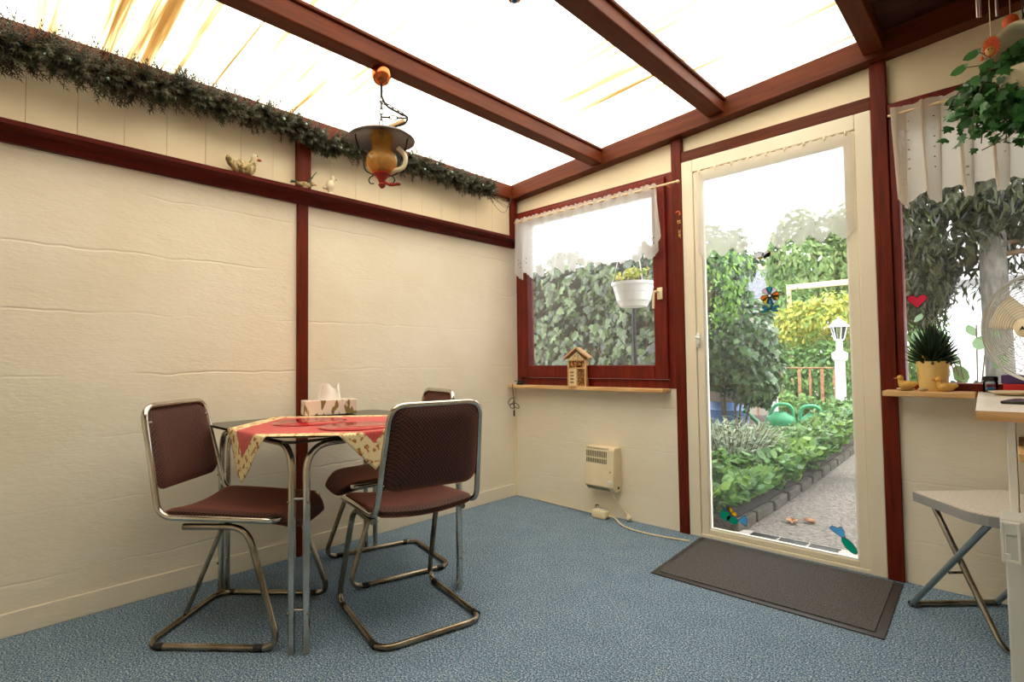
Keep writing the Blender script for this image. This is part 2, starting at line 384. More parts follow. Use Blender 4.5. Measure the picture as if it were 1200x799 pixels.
# left wall: painted block up to the rail, tongue and groove boards above, low plinth
b = B(); b.bx(-.14, 0, -4.2, .12, -.05, 1.9, mi=0); b.bx(0, .007, -4.2, 0, 0, .09, .004)
y = -4.2; ys = [-4.2+.158*i+.026 for i in range(28)]
b.bx(-.14, -.012, -4.2, .12, 1.9, 2.31, mi=1)
for y0 in ys:
    y1 = min(y0+.158, -.002)
    if y0 < -.01: b.bx(-.012, 0, y0+.0005, y1-.0005, 1.9, 2.30, .0012, mi=1)
struct(b.build('wall_left', ['wall', 'panel'], smooth=False), 'cream painted block wall with vertical boards above the rail', 'wall')

# far wall
b = B()
b.bx(0, 1.365, 0, .12, -.05, .826, mi=0); b.bx(0, 1.365, .02, .12, 2.10, 2.46, mi=1)
b.bx(1.33, 2.36, .02, .12, 2.16, 2.56, mi=1)
b.bx(2.3, 3.9, 0, .12, -.05, .825, mi=0); b.bx(2.3, 3.9, .02, .12, 2.12, 2.66, mi=1); b.bx(3.35, 3.9, 0, .12, .825, 2.12, mi=0)
struct(b.build('wall_far', ['wall', 'panel'], smooth=False), 'cream garden wall around the window, glazed door and desk', 'wall')
b = B(); b.bx(3.9, 4.0, -4.2, .12, -.05, 2.7); struct(b.build('wall_right', 'wall', smooth=False), 'cream painted side wall behind the desk', 'wall')
b = B(); b.bx(-.14, 4.0, -4.3, -4.2, -.05, 2.7); struct(b.build('wall_back', 'wall', smooth=False), 'cream painted wall at the house end of the room', 'wall')

# roof sheets, one per bay
def roof_bay(name, x0, x1, label):
    b = B(); n = 260
    def fn(u, v):
        y = -3.2+u*3.32; x = x0+(x1-x0)*v
        return V((x, y, rz_(x)+.008+.006*math.sin(2*PI*y/.105)))
    b.grid(fn, n*2, 4); struct(b.build(name, 'roof', recalc=False), label, 'ceiling')
roof_bay('ceiling', -.12, .80, 'translucent corrugated roof sheets between left wall and lamp beam')
roof_bay('ceiling', .80, 1.59, 'translucent corrugated roof sheets in the middle bay between two beams')
roof_bay('ceiling', 1.59, 2.30, 'translucent corrugated roof sheets nearest the dark boarded ceiling')
b = B()
for i in range(30):
    y0 = -4.2+.144*i; m = Matrix.Translation((2.30, y0+.002, rz_(2.30)+.004)) @ Matrix.Rotation(-math.atan(SL), 4, 'Y')
    b.prism([(0, 0), (1.72, 0), (1.72, .14), (0, .14)], .03, m)
struct(b.build('ceiling', 'boards', smooth=False), 'dark brown boarded ceiling over the right side', 'ceiling')
b = B()  # unseen ceiling added to cut the roof light towards the house end
for i in range(16):
    x0 = -.14+.152*i; b.bx(x0+.001, x0+.151, -4.3, -3.2, rz_(x0)+.006, rz_(x0)+.03)
struct(b.build('ceiling', 'boards', smooth=False), 'added unseen dark boarded ceiling over the house end of the room', 'ceiling')

# timber
def trim(i, label, m, *boxes, bev=.004):
    b = B()
    for bx in boxes: b.bx(*bx, bev)
    return struct(b.build('trim_%d' % i, m, smooth=False), label, 'beam' if 'beam' in label else 'trim')
trim(1, 'dark corner post above the rail beside the window', 'post', (0, .045, -.045, 0, 1.86, 2.26))
trim(2, 'dark red timber post between window and glazed door', 'post', (1.303, 1.363, -.018, .12, 0, 2.32))
trim(3, 'dark red timber post between door and curtained window', 'post', (2.298, 2.360, -.020, .12, 0, 2.42))
trim(4, 'reddish timber head beam above the glazed door', 'beamx', (1.363, 2.298, -.010, .12, 2.146, 2.208))
def sloped(i, label, m, x0, x1, y0, y1, d0, d1):
    b = B(); mm = Matrix(((1, 0, 0, 0), (0, 0, -1, y1), (0, 1, 0, 0), (0, 0, 0, 1)))
    b.prism([(x0, rz_(x0)+d0), (x1, rz_(x1)+d0), (x1, rz_(x1)+d1), (x0, rz_(x0)+d1)], y1-y0, mm)
    return struct(b.build('trim_%d' % i, m, smooth=False), label, 'beam')
sloped(5, 'brown sloping roof beam along the top of the garden wall', 'beamx', 0, 3.9, -.06, .12, -.105, 0)
# rail / cornice on the left wall
b = B(); prof = [(0, 1.850), (.022, 1.850), (.030, 1.862), (.034, 1.878), (.048, 1.890), (.080, 1.894), (.098, 1.896), (.100, 1.913), (0, 1.913)]
mm = Matrix(((1, 0, 0, 0), (0, 0, 1, -4.2), (0, 1, 0, 0), (0, 0, 0, 1)))
b.prism(prof, 4.19, mm); struct(b.build('trim_6', 'rail', ang=25), 'dark red moulded shelf rail running along the left wall', 'trim')
trim(7, 'dark red post on the left wall behind the table', 'post', (0, .018, -1.682, -1.622, 0, 1.85), (0, .05, -1.69, -1.622, 1.913, 2.24))
trim(8, 'brown eave beam behind the fir garland', 'beam', (0, .05, -4.2, -.06, 2.215, 2.311))
trim(9, 'brown roof beam carrying the copper lamp', 'beam', (.762, .846, -4.2, -.058, 2.272, 2.348), (.768, .858, -4.2, -.058, 2.348, 2.364), bev=.005)
trim(10, 'brown roof beam in the middle of the translucent roof', 'beam', (1.548, 1.641, -4.2, -.058, 2.338, 2.400), (1.553, 1.655, -4.2, -.058, 2.400, 2.416), bev=.005)
trim(11, 'brown roof beam where the dark boarded ceiling begins', 'beam', (2.285, 2.365, -4.2, -.058, 2.385, 2.462), bev=.005)
trim(12, 'dark red head beam above the right window', 'mahogany', (2.36, 3.4, -.012, .12, 2.085, 2.148))
trim(13, 'pale pine sill under the left window', 'pine', (.02, 1.262, -.10, -.0005, .803, .826))
trim(14, 'pine sill under the right window beside the desk', 'pine', (2.322, 2.629, -.145, -.021, .827, .851))
trim(15, 'small cream corner batten below the sill', 'panel', (.0005, .012, -.02, -.0005, .0, .80))

# ---- window 1
def empty_struct(name, label, cat):
    o = bpy.data.objects.new(name, None); col.objects.link(o); o['label'] = label; o['category'] = cat; o['kind'] = 'structure'; return o
def framebox(b, x0, x1, z0, z1, w, y0, y1, bev=.004, wb=None, wt=None):
    wb = w if wb is None else wb; wt = w if wt is None else wt
    b.bx(x0, x0+w, y0, y1, z0, z1, bev); b.bx(x1-w, x1, y0, y1, z0, z1, bev)
    b.bx(x0+w, x1-w, y0, y1, z0, z0+wb, bev); b.bx(x0+w, x1-w, y0, y1, z1-wt, z1, bev)
W1 = empty_struct('window_1', 'dark red framed window with ivy outside', 'window')
b = B(); framebox(b, .03, 1.303, .826, 2.112, .045, -.006, .08, wb=.05, wt=.03); b.build('window_frame', 'mahogany', W1, smooth=False)
b = B(); framebox(b, .075, 1.262, .880, 2.088, .085, -.030, .045, .006); b.build('sash', 'mahogany', W1, smooth=False)
b = B(); b.bx(.150, 1.187, .018, .024, .955, 2.013); b.build('pane', 'glass', W1, smooth=False)
b = B(); b.bx(.150, 1.187, .008, .017, .955, .967); b.build('glazing_bead', 'bluesteel', W1, smooth=False)
b = B(); b.bx(1.206, 1.240, -.040, -.030, 1.355, 1.425, .003); b.bx(1.212, 1.222, -.075, -.040, 1.392, 1.404, .003)
b.tube(fillet([(1.222, -.072, 1.40), (1.204, -.075, 1.398), (1.200, -.075, 1.30)], .01), .0075, 10); tag(b.build('handle', 'creamplastic', W1), 'cream lever handle')

# ---- door
D1 = empty_struct('door_1', 'cream framed garden door with one tall glass pane', 'door')
b = B(); framebox(b, 1.3635, 2.2975, .0, 2.145, .066, -.012, .10, .004, wb=.02, wt=.072); b.build('door_frame', 'doorcream', D1, smooth=False)
b = B(); framebox(b, 1.430, 2.231, .020, 2.072, .045, -.004, .05, .005, wb=.030, wt=.05); b.build('door_leaf', 'doorcream', D1, smooth=False)
b = B(); framebox(b, 1.475, 2.186, .050, 2.022, .006, .002, .012, .001, wb=.007); b.build('glazing_bead', 'white', D1, smooth=False)
b = B(); b.bx(1.475, 2.186, .014, .020, .050, 2.022); b.build('pane', 'glass', D1, smooth=False)
b = B(); b.bx(1.432, 1.452, -.016, -.004, 1.065, 1.145, .003); b.tube(fillet([(1.442, -.014, 1.12), (1.442, -.045, 1.12), (1.470, -.048, 1.115)], .01), .008, 10); b.ell((1.443, -.022, 1.085), (.009, .008, .013)); b.build('handle', 'white', D1)

# ---- window 2
W2 = empty_struct('window_2', 'dark red framed window behind the plant pot and fan', 'window')
b = B(); framebox(b, 2.3605, 3.35, .826, 2.084, .030, -.004, .09, .004, wb=.055, wt=.04); b.build('window_frame', 'mahogany', W2, smooth=False)
b = B(); b.bx(2.388, 3.322, .03, .036, .880, 2.046); b.build('pane', 'thinveilglass', W2, smooth=False)
# ================================================================== CURTAINS
def valance(name, label, x0, x1, ztop, zbot, y, folds, amp, mkey, scal, drop, flare=0, nring=0):
    t = thing(name, label, 'curtain', ((x0+x1)/2, y, ztop)); xm = (x0+x1)/2; b = B(); H = ztop-zbot; W = x1-x0
    def ph(u): return 2*PI*u*folds+.9*math.sin(9*u+1)+.5*math.sin(23*u)
    def shift(u): return (.020*math.sin(2*ph(u)) if amp > .03 else 0)
    def wave(u): return math.sin(ph(u))
    def fn(u, v):
        s = .5+.5*math.cos(2*PI*(u*scal))
        end = zbot-drop*(1-s)*1.0
        fine = .004*math.sin(2*PI*u*scal*7)
        z = ztop+.010*abs(math.sin(PI*u*scal*2.5)) if v == 0 else ztop-(ztop-end+fine)*v
        ex = (u-.5)*W*(1+flare*v)+shift(u)*(1.0-.25*v)+(.016*math.sin(ph(u))*v if amp > .03 else 0)
        return V((ex, -amp*(wave(u))*(.35+.65*v)-.004, z-ztop))
    b.grid(fn, int(folds*(28 if amp > .03 else 18)), 14, lambda u, v: (u*W*1.4, (1-v)*H)); o = b.build('curtain_cloth', mkey, t, recalc=False)
    return t
R1 = valance('lace_valance', 'short white lace valance hanging on the rod across the left window', .105, 1.240, 2.032, 1.635, -.082, 13, .019, 'lace', 12, .045)
b = B(); b.tube([(-.58, 0, -.015), (.70, 0, -.015)], .006, 10); b.ell((.702, 0, -.015), (.012, .009, .009)); b.build('curtain_rod', 'pinelight', R1)
b = B(); b.tube([(.62, 0, -.015), (.62, .064, -.015)], .004, 8); b.build('rod_hook', 'ornament', R1)
b = B()
def tail(u, v): return V((.562+.004*u+.046*u*v, -.014-.03*u*v+.006*math.sin(9*u), -.003-(.39-.07*u)*v))
b.grid(tail, 6, 10, lambda u, v: (u*.1, (1-v)*.4)); b.build('curtain_end', 'lace', R1, recalc=False)
R2 = valance('lace_valance', 'cream and white lace valance with eyelets over the right window', 2.385, 3.32, 2.085, 1.70, -.088, 9.5, .034, 'lacecotton', 9.5, .055)
b = B(); b.tube([(-.48, 0, -.022), (.47, 0, -.022)], .006, 10); b.build('curtain_rod', 'pinelight', R2)
R3 = valance('sheer_valance', 'sheer white scalloped valance hanging on the glazed door', 1.452, 2.222, 2.060, 1.600, -.016, 8, .007, 'voile', 8, .040)
b = B(); b.tube([(-.385, .004, -.012), (.385, .004, -.012)], .003, 8); b.build('curtain_rod', 'white', R3)
b = B()
for k in range(9): q = B(); q.ell((-.36+.09*k, -.006, .002), (.007, .005, .012), 10); q.build('curtain_clip', 'creamplastic', R3)

# ================================================================== TABLE
TX, TY = .555, -1.722
T = thing('dining_table', 'square smoked glass table with chrome tube legs against the left wall', 'table', (TX, TY, 0))
b = B(); b.prism(roundpoly(.86, .86, .05), .010, Matrix.Translation((0, 0, .730))); b.build('tabletop', 'smoke', T)
for k in range(4):
    b = B(); m = RZ(PI/2*k); L = .384; h = .348
    pts = fillet([(-h, -L, .002), (-h, -L, .716), (h, -L, .716), (h, -L, .002)], .10, 10)
    b.tube([m @ p for p in pts], .0125, 12); o = b.build('leg_frame', 'chrome', T)
    for s in (-1, 1):
        
            for zq in (.14, .52): q = B(); q.ell(m @ V((s*h, -L-.013, zq)), .005, 8); q.build('screw', 'steel', o)
for k in range(4):
    m = RZ(PI/2*k)
    for z in (.15, .53):
        b = B(); b.tube([m @ V((.348, -.384, z)), m @ V((.384, -.348, z))], .006, 8); b.build('connector', 'chrome', T)

# cloth
CX, CY, CD = .621, -1.835, .51
def build_cloth():
    b = B(); n = 72; r2 = math.sqrt(.5); z0 = .7415; hx = .434
    def fn(u, v):
        a = (u*2-1)*CD*r2; c = (v*2-1)*CD*r2
        x = CX+(a-c)*r2; y = CY+(a+c)*r2; z = z0
        for ax in (0, 1):
            p = (x-TX) if ax == 0 else (y-TY)
            e = abs(p)-hx
            if e > 0:
                sgn = 1 if p > 0 else -1
                q = sgn*(hx+.004+.02*math.sin(min(e, .2)*8)*.5); z -= e
                if ax == 0: x = TX+q+.006*math.sin(30*y)*min(1, e*6)
                else: y = TY+q+.006*math.sin(30*x)*min(1, e*6)
        return V((x, y, max(z, .5)+.0008))
    vs = [[b.bm.verts.new(fn(i/n, j/n)) for j in range(n+1)] for i in range(n+1)]
    for i in range(n):
        for j in range(n):
            f = b.bm.faces.new((vs[i][j], vs[i+1][j], vs[i+1][j+1], vs[i][j+1]))
            e = min(i, j, n-1-i, n-1-j); f.material_index = 1 if e < 7 else 0
    o = b.build('tablecloth', ['redcloth', 'border'])
    so = o.modifiers.new('thick', 'SOLIDIFY'); so.thickness = .0012; so.offset = 1
    return tag(o, 'red tablecloth with cream scroll border laid cornerwise on the table', 'tablecloth')
build_cloth()
def placemat(x, y, r, z, label):
    b = B(); b.lathe([(0, 0), (r-.003, 0), (r, .0015), (r-.003, .003), (0, .003)], 48)
    o = b.build('placemat', 'placemat'); o.location = (x, y, z); return tag(o, label, 'placemat', 'round red placemats on the tablecloth')
placemat(.50, -1.845, .155, .7450, 'round glossy red placemat on the table beside the dark brown chair on the left')
placemat(.805, -1.80, .145, .7450, 'round glossy red placemat on the table in front of the nearest chair')
t = thing('tissue_box', 'leaf patterned tissue box with a tissue sticking out on the table', 'tissue box', (.205, -1.602, .744), math.radians(76))
b = B(); b.bx(-.126, .126, -.055, .055, 0, .072, .002); b.build('box', 'tissuebox', t, smooth=False)
b = B(); b.lathe([(0, 0), (.05, 0), (.05, .001), (0, .001)], 20, (0, 0, .0722), Matrix.Diagonal((1.3, .5, 1))); b.build('slot', 'white', t)
b = B()
def tis(u, v):
    a = u*2*PI; w = (1-v)**.7
    return V(((.058-.012*v)*math.cos(a)*(1+.16*math.sin(5*a)*v), .020*(.5+.5*w)*math.sin(a)+.010*math.sin(4*a)*v, .0735+.066*v*(1+.24*math.sin(3*a+1)*v)))
b.grid(tis, 40, 10); b.build('tissue', 'tissue', t, recalc=False)

# ================================================================== CHAIRS
def make_chair(label, loc, rz, strut=False, hw=.222):
    t = thing('cantilever_chair', label, 'chair', loc, rz, 'brown chairs around the table')
    r = .0115
    path = [(-.13, -.185, .418), (.105, -.185, .418), (.245, -hw, .0125), (-.245, -hw, .0125), (-.245, hw, .0125), (.245, hw, .0125), (.105, .185, .418), (-.13, .185, .418)]
    b = B(); b.tube(fillet(path, .07, 8), r, 12)
    if strut: b.tube([(-.07, 0, .425), (-.245, 0, .02)], .009, 10)
    b.tube([(.02, -.185, .4235), (.02, .185, .4235)], .008, 8)
    bf = b.build('base_frame', 'steel', t)
    for x in (-.19, .17):
        for s in (-1, 1):
            q = B(); q.tube([(x-.016, s*hw, .0128), (x+.016, s*hw, .0128)], r+.0012, 12); q.build('floor_clip', 'blackplastic', bf)
    up = [(.215, -.155, .438), (.20, -.203, .444), (-.212, -.203, .456), (-.296, -.176, .850), (-.296, .176, .850), (-.212, .203, .456), (.20, .203, .444), (.215, .155, .438)]
    b = B(); b.tube(fillet(up, .055, 9), .011, 12); b.build('upper_frame', 'chrome', t)
    # seat pad: saddle shaped, rounded front corners
    b = B(); nu, nv = 22, 22
    def half(u):                       # half width along the seat, u 0 rear .. 1 front
        f = max(0, (u-.72)/.28); k = max(0, (.10-u)/.10)
        return .196*(1-.42*f**3)*(1-.10*k**2)
    def top(u, v, zo):
        x = -.205+.47*u; w = half(u); yy = (v*2-1)*w
        sag = .022*(1-(yy/.2)**2)
        z = .478-sag+.010*math.cos(u*PI*1.0)-(.03*max(0, (u-.8)/.2)**2)
        edge = max(abs(v*2-1), abs(u*2-1)); e = max(0, (edge-.86)/.14)
        if zo: z -= .012*e**2
        else: z -= .040-.014*e**2
        return V((x, yy, z))
    T1 = [[b.bm.verts.new(top(i/nu, j/nv, 1)) for j in range(nv+1)] for i in range(nu+1)]
    T0 = [[b.bm.verts.new(top(i/nu, j/nv, 0)) for j in range(nv+1)] for i in range(nu+1)]
    for i in range(nu):
        for j in range(nv):
            b.bm.faces.new((T1[i][j], T1[i+1][j], T1[i+1][j+1], T1[i][j+1])); b.bm.faces.new((T0[i][j], T0[i][j+1], T0[i+1][j+1], T0[i+1][j]))
    for i in range(nu):
        for j in (0, nv): b.bm.faces.new((T1[i][j], T1[i+1][j], T0[i+1][j], T0[i][j]))
    for j in range(nv):
        for i in (0, nu): b.bm.faces.new((T1[i][j], T1[i][j+1], T0[i][j+1], T0[i][j]))
    b.build('seat', 'uph', t, ang=60)
    # back pad
    b = B(); poly = roundpoly(.372, .300, .055, 6); nr = 6
    lean = Matrix.Rotation(-math.atan2(.08, .394), 4, 'Y')
    def bp(y, z, off):
        y = y*(1.0-.27*z)*.985; bow = .022*(1-(y/.19)**2)
        zc = .692+z; xc = -.212-.08*(zc-.456)/.394
        return V((xc-bow+off, y, zc))
    def shell(side):
        rings = []
        for k in range(nr+1):
            f = k/nr; rings.append([b.bm.verts.new(bp(px*f, py*f, side*(.018*(1-f**6)**.5+.001))) for px, py in poly] if k else [b.bm.verts.new(bp(0, 0, side*.019))])
        n = len(poly)
        for k in range(n): b.bm.faces.new((rings[0][0], rings[1][k], rings[1][(k+1) % n]))
        for i in range(1, nr):
            for k in range(n): b.bm.faces.new((rings[i][k], rings[i+1][k], rings[i+1][(k+1) % n], rings[i][(k+1) % n]))
        return rings[-1]
    A, C = shell(1), shell(-1); n = len(poly)
    for k in range(n): b.bm.faces.new((A[k], A[(k+1) % n], C[(k+1) % n], C[k]))
    bk = b.build('backrest', 'uph', t, ang=60)
    for s in (-1, 1):
        for z, yw in ((.60, .192), (.79, .180)):
            xc = -.212-.08*(z-.456)/.394
            q = B(); q.tube([(xc, s*(yw-.024), z), (xc, s*yw, z)], .006, 8); q.build('back_bolt', 'steel', bk)
    return t
make_chair('dark brown cushioned chair with chrome tube frame at the left side of the table', (.529, -2.118, 0), math.radians(40.5), True)
make_chair('reddish brown cushioned chair seen from behind, nearest to the camera', (.941, -1.650, 0), math.radians(166.9), hw=.205)
make_chair('brown cushioned chair facing the table from the window end, partly hidden', (.440, -1.424, 0), math.radians(256))

# ================================================================== LAMP
LX, LY = .795, -1.668
L = thing('pendant_lamp', 'oil lamp style pendant with amber glass hanging from the roof beam', 'lamp', (LX, LY, 0))
b = B(); b.lathe([(0, 2.2715), (.040, 2.2715), (.043, 2.258), (.041, 2.236), (.030, 2.214), (.012, 2.203), (0, 2.202)], 28); b.build('ceiling_cup', 'copper', L)
b = B(); b.tube([(0, 0, 2.21), (0, 0, 2.15)], .006, 8)
cord = fillet([(0, 0, 2.155), (.015, .012, 2.11), (.06, .055, 2.075), (.085, .08, 2.06), (.075, .07, 2.03), (.03, .028, 2.015)], .03, 8); b.tube(cord, .0050, 8); b.build('cord', 'blackiron', L)
def chain(b, p0, p1, n, w=.008):
    p0, p1 = V(p0), V(p1); d = (p1-p0)/n
    for i in range(n):
        c = p0+d*(i+.5); ax = d.normalized(); sd = ax.orthogonal().normalized()
        if i % 2: sd = ax.cross(sd)
        hl = d.length*.62
        ring = [c+ax*(hl*math.cos(a))+sd*(w*math.sin(a)) for a in [2*PI*k/14 for k in range(14)]]
        b.tube(ring, .0024, 6, closed=True)
b = B(); chain(b, (0, 0, 2.15), (-.004, 0, 2.00), 6); chain(b, (0, 0, 2.13), (.07, .065, 2.07), 4); chain(b, (0, .0, 2.062), (.075, .07, 2.055), 3); b.build('chain', 'blackiron', L)
b = B(); b.box((.048, .044, 2.030), (.075, .016, .016), .004, Matrix.Rotation(math.radians(43), 3, 'Z') @ Matrix.Rotation(math.radians(-24), 3, 'Y')); b.build('wooden_toggle', 'pine', L)
tilt = Matrix.Rotation(math.radians(-3), 3, 'Y')
b = B(); b.lathe([(0, 2.006), (.03, 2.002), (.075, 1.993), (.130, 1.972), (.142, 1.962), (.142, 1.9595), (.130, 1.969), (.075, 1.989), (.03, 1.997), (0, 2.0)], 40); sh = b.build('shade', 'iron', L)
sm = mat('shade_inside', rgb(96, 84, 84), .3, .5); sh.data.materials[0] = sm
b = B(); prof = [(.046, 1.985), (.048, 1.965), (.043, 1.945), (.040, 1.925), (.047, 1.910), (.062, 1.890), (.067, 1.865), (.064, 1.840), (.050, 1.822), (.036, 1.815)]
b.lathe(prof+[(r-.003, z) for r, z in prof[::-1]], 36, closed=True); b.build('glass_globe', 'amber', L)
b = B(); b.lathe([(0, 1.80), (.016, 1.80), (.018, 1.835), (.008, 1.845), (0, 1.845)], 12); b.build('burner', 'iron', L)
b = B(); b.lathe([(0, 1.965), (.010, 1.965), (.012, 1.99), (0, 1.998)], 12); b.build('lamp_holder', 'iron', L)
b = B(); b.lathe([(.036, 1.816), (.040, 1.808), (.026, 1.800), (.016, 1.785), (.012, 1.772), (.016, 1.765), (.008, 1.752), (0, 1.748)], 20)
b.tube(fillet([(.01, .008, 1.775), (.028, .026, 1.764), (.05, .046, 1.768)], .01), .007, 8); b.ell((.052, .048, 1.768), (.012, .012, .007), 10); b.build('font', 'redmetal', L)
b = B()
for a in (43, 223, 133):
    ca, sa = math.cos(math.radians(a)), math.sin(math.radians(a)); rr = [(.030, 1.81), (.050, 1.80), (.058, 1.785), (.048, 1.770), (.034, 1.772)]
    b.tube(fillet([(r*ca, r*sa, z) for r, z in rr], .012, 5), .003, 8)
for a in (60, 240):
    ca, sa = math.cos(math.radians(a)), math.sin(math.radians(a)); rr = [(.11, 1.985), (.105, 1.94), (.082, 1.89), (.070, 1.82), (.036, 1.806)]
    b.tube(fillet([(r*ca, r*sa, z) for r, z in rr], .03, 6), .003, 8)
b.build('scroll_arm', 'iron', L)
b = B(); pts = fillet([(.030, .028, 1.825), (.072, .066, 1.835), (.078, .072, 1.890), (.052, .048, 1.925)], .03, 6); b.tube(pts, .010, 10); tag(b.build('handle', 'duckcream', L), 'cream china handle')

# ================================================================== GARLAND
G = thing('fir_garland', 'long artificial fir garland with little bulbs along the eave', 'garland', (.09, -1.6, 2.18))
def gpos(y):
    z = 2.212+.012*math.sin(y*5)+.010*math.sin(y*13)+(.0 if y > -2.3 else -.02); return V((.085+.015*math.sin(y*9), y, z))
b = B(); y = -3.6; off = V((.09, -1.6, 2.18))
while y < -.30:
    big = 1.35 if y < -2.2 else 1.0
    for q in range(13):
        a = random.uniform(0, 2*PI); c = gpos(y)-off; ln = random.uniform(.040, .10)*big*(1.25 if (q > 9 and math.sin(y*37)+math.sin(y*17) > .4) else 1)
        d = V((abs(math.cos(a))*.8+.1, random.uniform(-.6, .9), math.sin(a)-.15)).normalized()
        if c.z+d.z*ln > .11 and c.x+d.x*ln < 0: d.z *= .3
        p0 = c+V((0, 0, random.uniform(-.02, .02))); axis = d; o1 = axis.orthogonal().normalized(); o2 = axis.cross(o1)
        for k in range(34):
            f = k/34; th = k*2.4; side = o1*math.cos(th)+o2*math.sin(th); nl = .026*(1-.35*f)*random.uniform(.8, 1.2)
            base = p0+axis*(ln*f); tip = base+(side+axis*.65)*nl
            if tip.x+off.x < .006: tip.x = .006-off.x
            w = axis.cross(side)*.0026
            b.face([base-w, base+w, tip])
    y += .021*(1 if big > 1 else 1.1)
fo = b.build('foliage', 'garland', G, smooth=False, recalc=False); fo['kind'] = 'stuff'
b = B(); b.tube([gpos(-3.6+.03*i)-off for i in range(110)], .008, 8); b.build('stem', 'stem', G)
for i in range(24):
    yy = -2.95+i*.112+random.uniform(-.03, .03); p = gpos(yy)-off
    q = B(); q.ell(p+V((.062+random.uniform(-.01, .01), 0, random.uniform(-.045, .04))), (.0062, .0062, .0075), 10); q.build('bulb', 'bulb', G)
b = B()
for k, (dx, dz) in enumerate(((.0, -.10), (.012, -.06), (-.01, -.035))):
    b.tube(fillet([(.02+dx, 1.22, -.01), (.03+dx, 1.30, dz), (.0+dx, 1.42+.03*k, dz-.02), (-.01, 1.50, .03)], .06, 8), .0014, 6)
b.build('cable', 'iron', G)

# ================================================================== ORNAMENTS ON THE RAIL
RZt = 1.913
t = thing('duck_ornament', 'large speckled duck ornament with orange beak sitting on the rail', 'ornament', (.055, -1.972, RZt), math.radians(90)); t.scale = (.86, 1, 1.15)
blob('body', [((0, 0, .033), (.062, .034, .032)), ((-.058, 0, .048), (.026, .018, .020)), ((-.078, 0, .062), (.012, .02, .016)), ((.048, 0, .048), (.024, .022, .03)), ((.056, 0, .072), (.014, .014, .02))], 'duckbody', t)
blob('head', [((.062, 0, .090), (.020, .018, .019)), ((.058, 0, .075), (.015, .015, .018))], 'duckcream', t)
b = B(); b.ell((.088, 0, .086), (.016, .011, .005), 12); b.build('beak', 'orange', t)
for s in (-1, 1):
    q = B(); q.ell((-.008, s*.030, .040), (.040, .008, .018), 14, Matrix.Rotation(.2, 3, 'Y')); q.build('wing', 'duckbody', t)
    q = B(); q.ell((.072, s*.0155, .096), .003, 8); q.build('eye', 'blackplastic', t)
t = thing('bird_ornament', 'small green winged bird ornament on the rail in front of the post', 'ornament', (.066, -1.665, RZt), math.radians(75))
blob('body', [((0, 0, .028), (.034, .017, .016)), ((.034, 0, .036), (.015, .012, .012)), ((-.03, 0, .030), (.016, .011, .010)), ((.0, 0, .010), (.014, .014, .010))], 'duckbody', t, .003)
for s in (-1, 1):
    q = B(); m = frame_mat((.012, s*.012, .036), (.4, s*.5, .75), (-.8, 0, .6)); q.prism([(0, -.014), (.03, -.020), (.066, -.012), (.074, .004), (.045, .016), (0, .012)], .004, m); q.build('wing', 'green', t)
b = B(); b.tube([(.046, 0, .036), (.062, 0, .032)], [.005, .001], 8); b.build('beak', 'orange', t)
b = B(); m = frame_mat((-.036, 0, .034), (-1, 0, .5), (0, 0, 1)); b.prism([(0, -.010), (.034, -.018), (.034, .018), (0, .010)], .004, m); b.build('tail', 'green', t)
t = thing('bird_ornament', 'small plain cream bird figurine standing on the rail', 'ornament', (.060, -1.520, RZt), math.radians(60)); t.scale = (1, 1, 1.5)
blob('body', [((0, 0, .038), (.024, .019, .022)), ((.014, 0, .062), (.013, .012, .014)), ((-.026, 0, .030), (.014, .009, .008)), ((0, 0, .015), (.012, .012, .012))], 'duckcream', t, .003)
b = B(); b.lathe([(0, 0), (.020, 0), (.018, .008), (.010, .012), (0, .012)], 18); b.build('base', 'duckcream', t)
b = B(); b.tube([(.025, 0, .063), (.037, 0, .060)], [.004, .001], 8); b.build('beak', 'stone', t)

# ================================================================== HEATER, CABLES
H = thing('wall_heater', 'cream wall mounted frost heater with vents and dial', 'heater', (.805, 0, .17))
b = B(); prof = [(0, -.0), (.062, .0), (.100, .036), (.086, .262), (.074, .276), (0, .276)]
mm = Matrix(((0, 0, 1, -.108), (-1, 0, 0, -.001), (0, 1, 0, 0), (0, 0, 0, 1)))
b.prism(prof, .216, mm); o = b.build('casing', 'creamplastic', H, smooth=False)
bv = o.modifiers.new('round', 'BEVEL'); bv.width = .006; bv.segments = 2
b = B()
def fr(z): return -.001-(.100-.014*(z-.036)/.226)-.0012
for row, (za, zb) in enumerate(((.176, .206), (.214, .252))):
    for k in range(15):
        x = -.095+.0105*k; b.face([(x, fr(za), za), (x+.005, fr(za), za), (x+.005, fr(zb), zb), (x, fr(zb), zb)])
for k in range(16):
    x = -.097+.0105*k; b.face([(x, -.0715, .006), (x+.005, -.0715, .006), (x+.005, -.0975, .031), (x, -.0975, .031)])
    b.face([(x, -.0885, .2635), (x+.005, -.0885, .2635), (x+.005, -.0795, .2735), (x, -.0795, .2735)])
for s in (1,):
    b.face([(.1084, -.03, .02), (.1084, -.05, .02), (.1084, -.05, .036), (.1084, -.03, .036)])
b.build('vent_slots', 'blackplastic', H, smooth=False)
b = B(); b.lathe([(0, 0), (.014, 0), (.013, .008), (0, .009)], 20, (.085, fr(.066)+.001, .066), Matrix.Rotation(PI/2, 3, 'X')); b.box((.085, fr(.066)-.008, .066), (.004, .006, .022), .001); b.build('dial', 'white', H)
b = B(); b.ell((.085, fr(.130), .130), (.004, .003, .006), 8); b.build('indicator', 'iron', H)
b = B(); b.tube(fillet([(.05, -.04, .004), (.075, -.030, -.06), (.12, -.015, -.10), (.165, -.03, -.135)], .04), .0035, 8); b.ell((.172, -.032, -.148), (.018, .018, .016), 14); b.tube([(.168, -.03, -.138), (.160, -.026, -.128)], [.011, .006], 10); b.build('power_cord', 'creamcable', H)
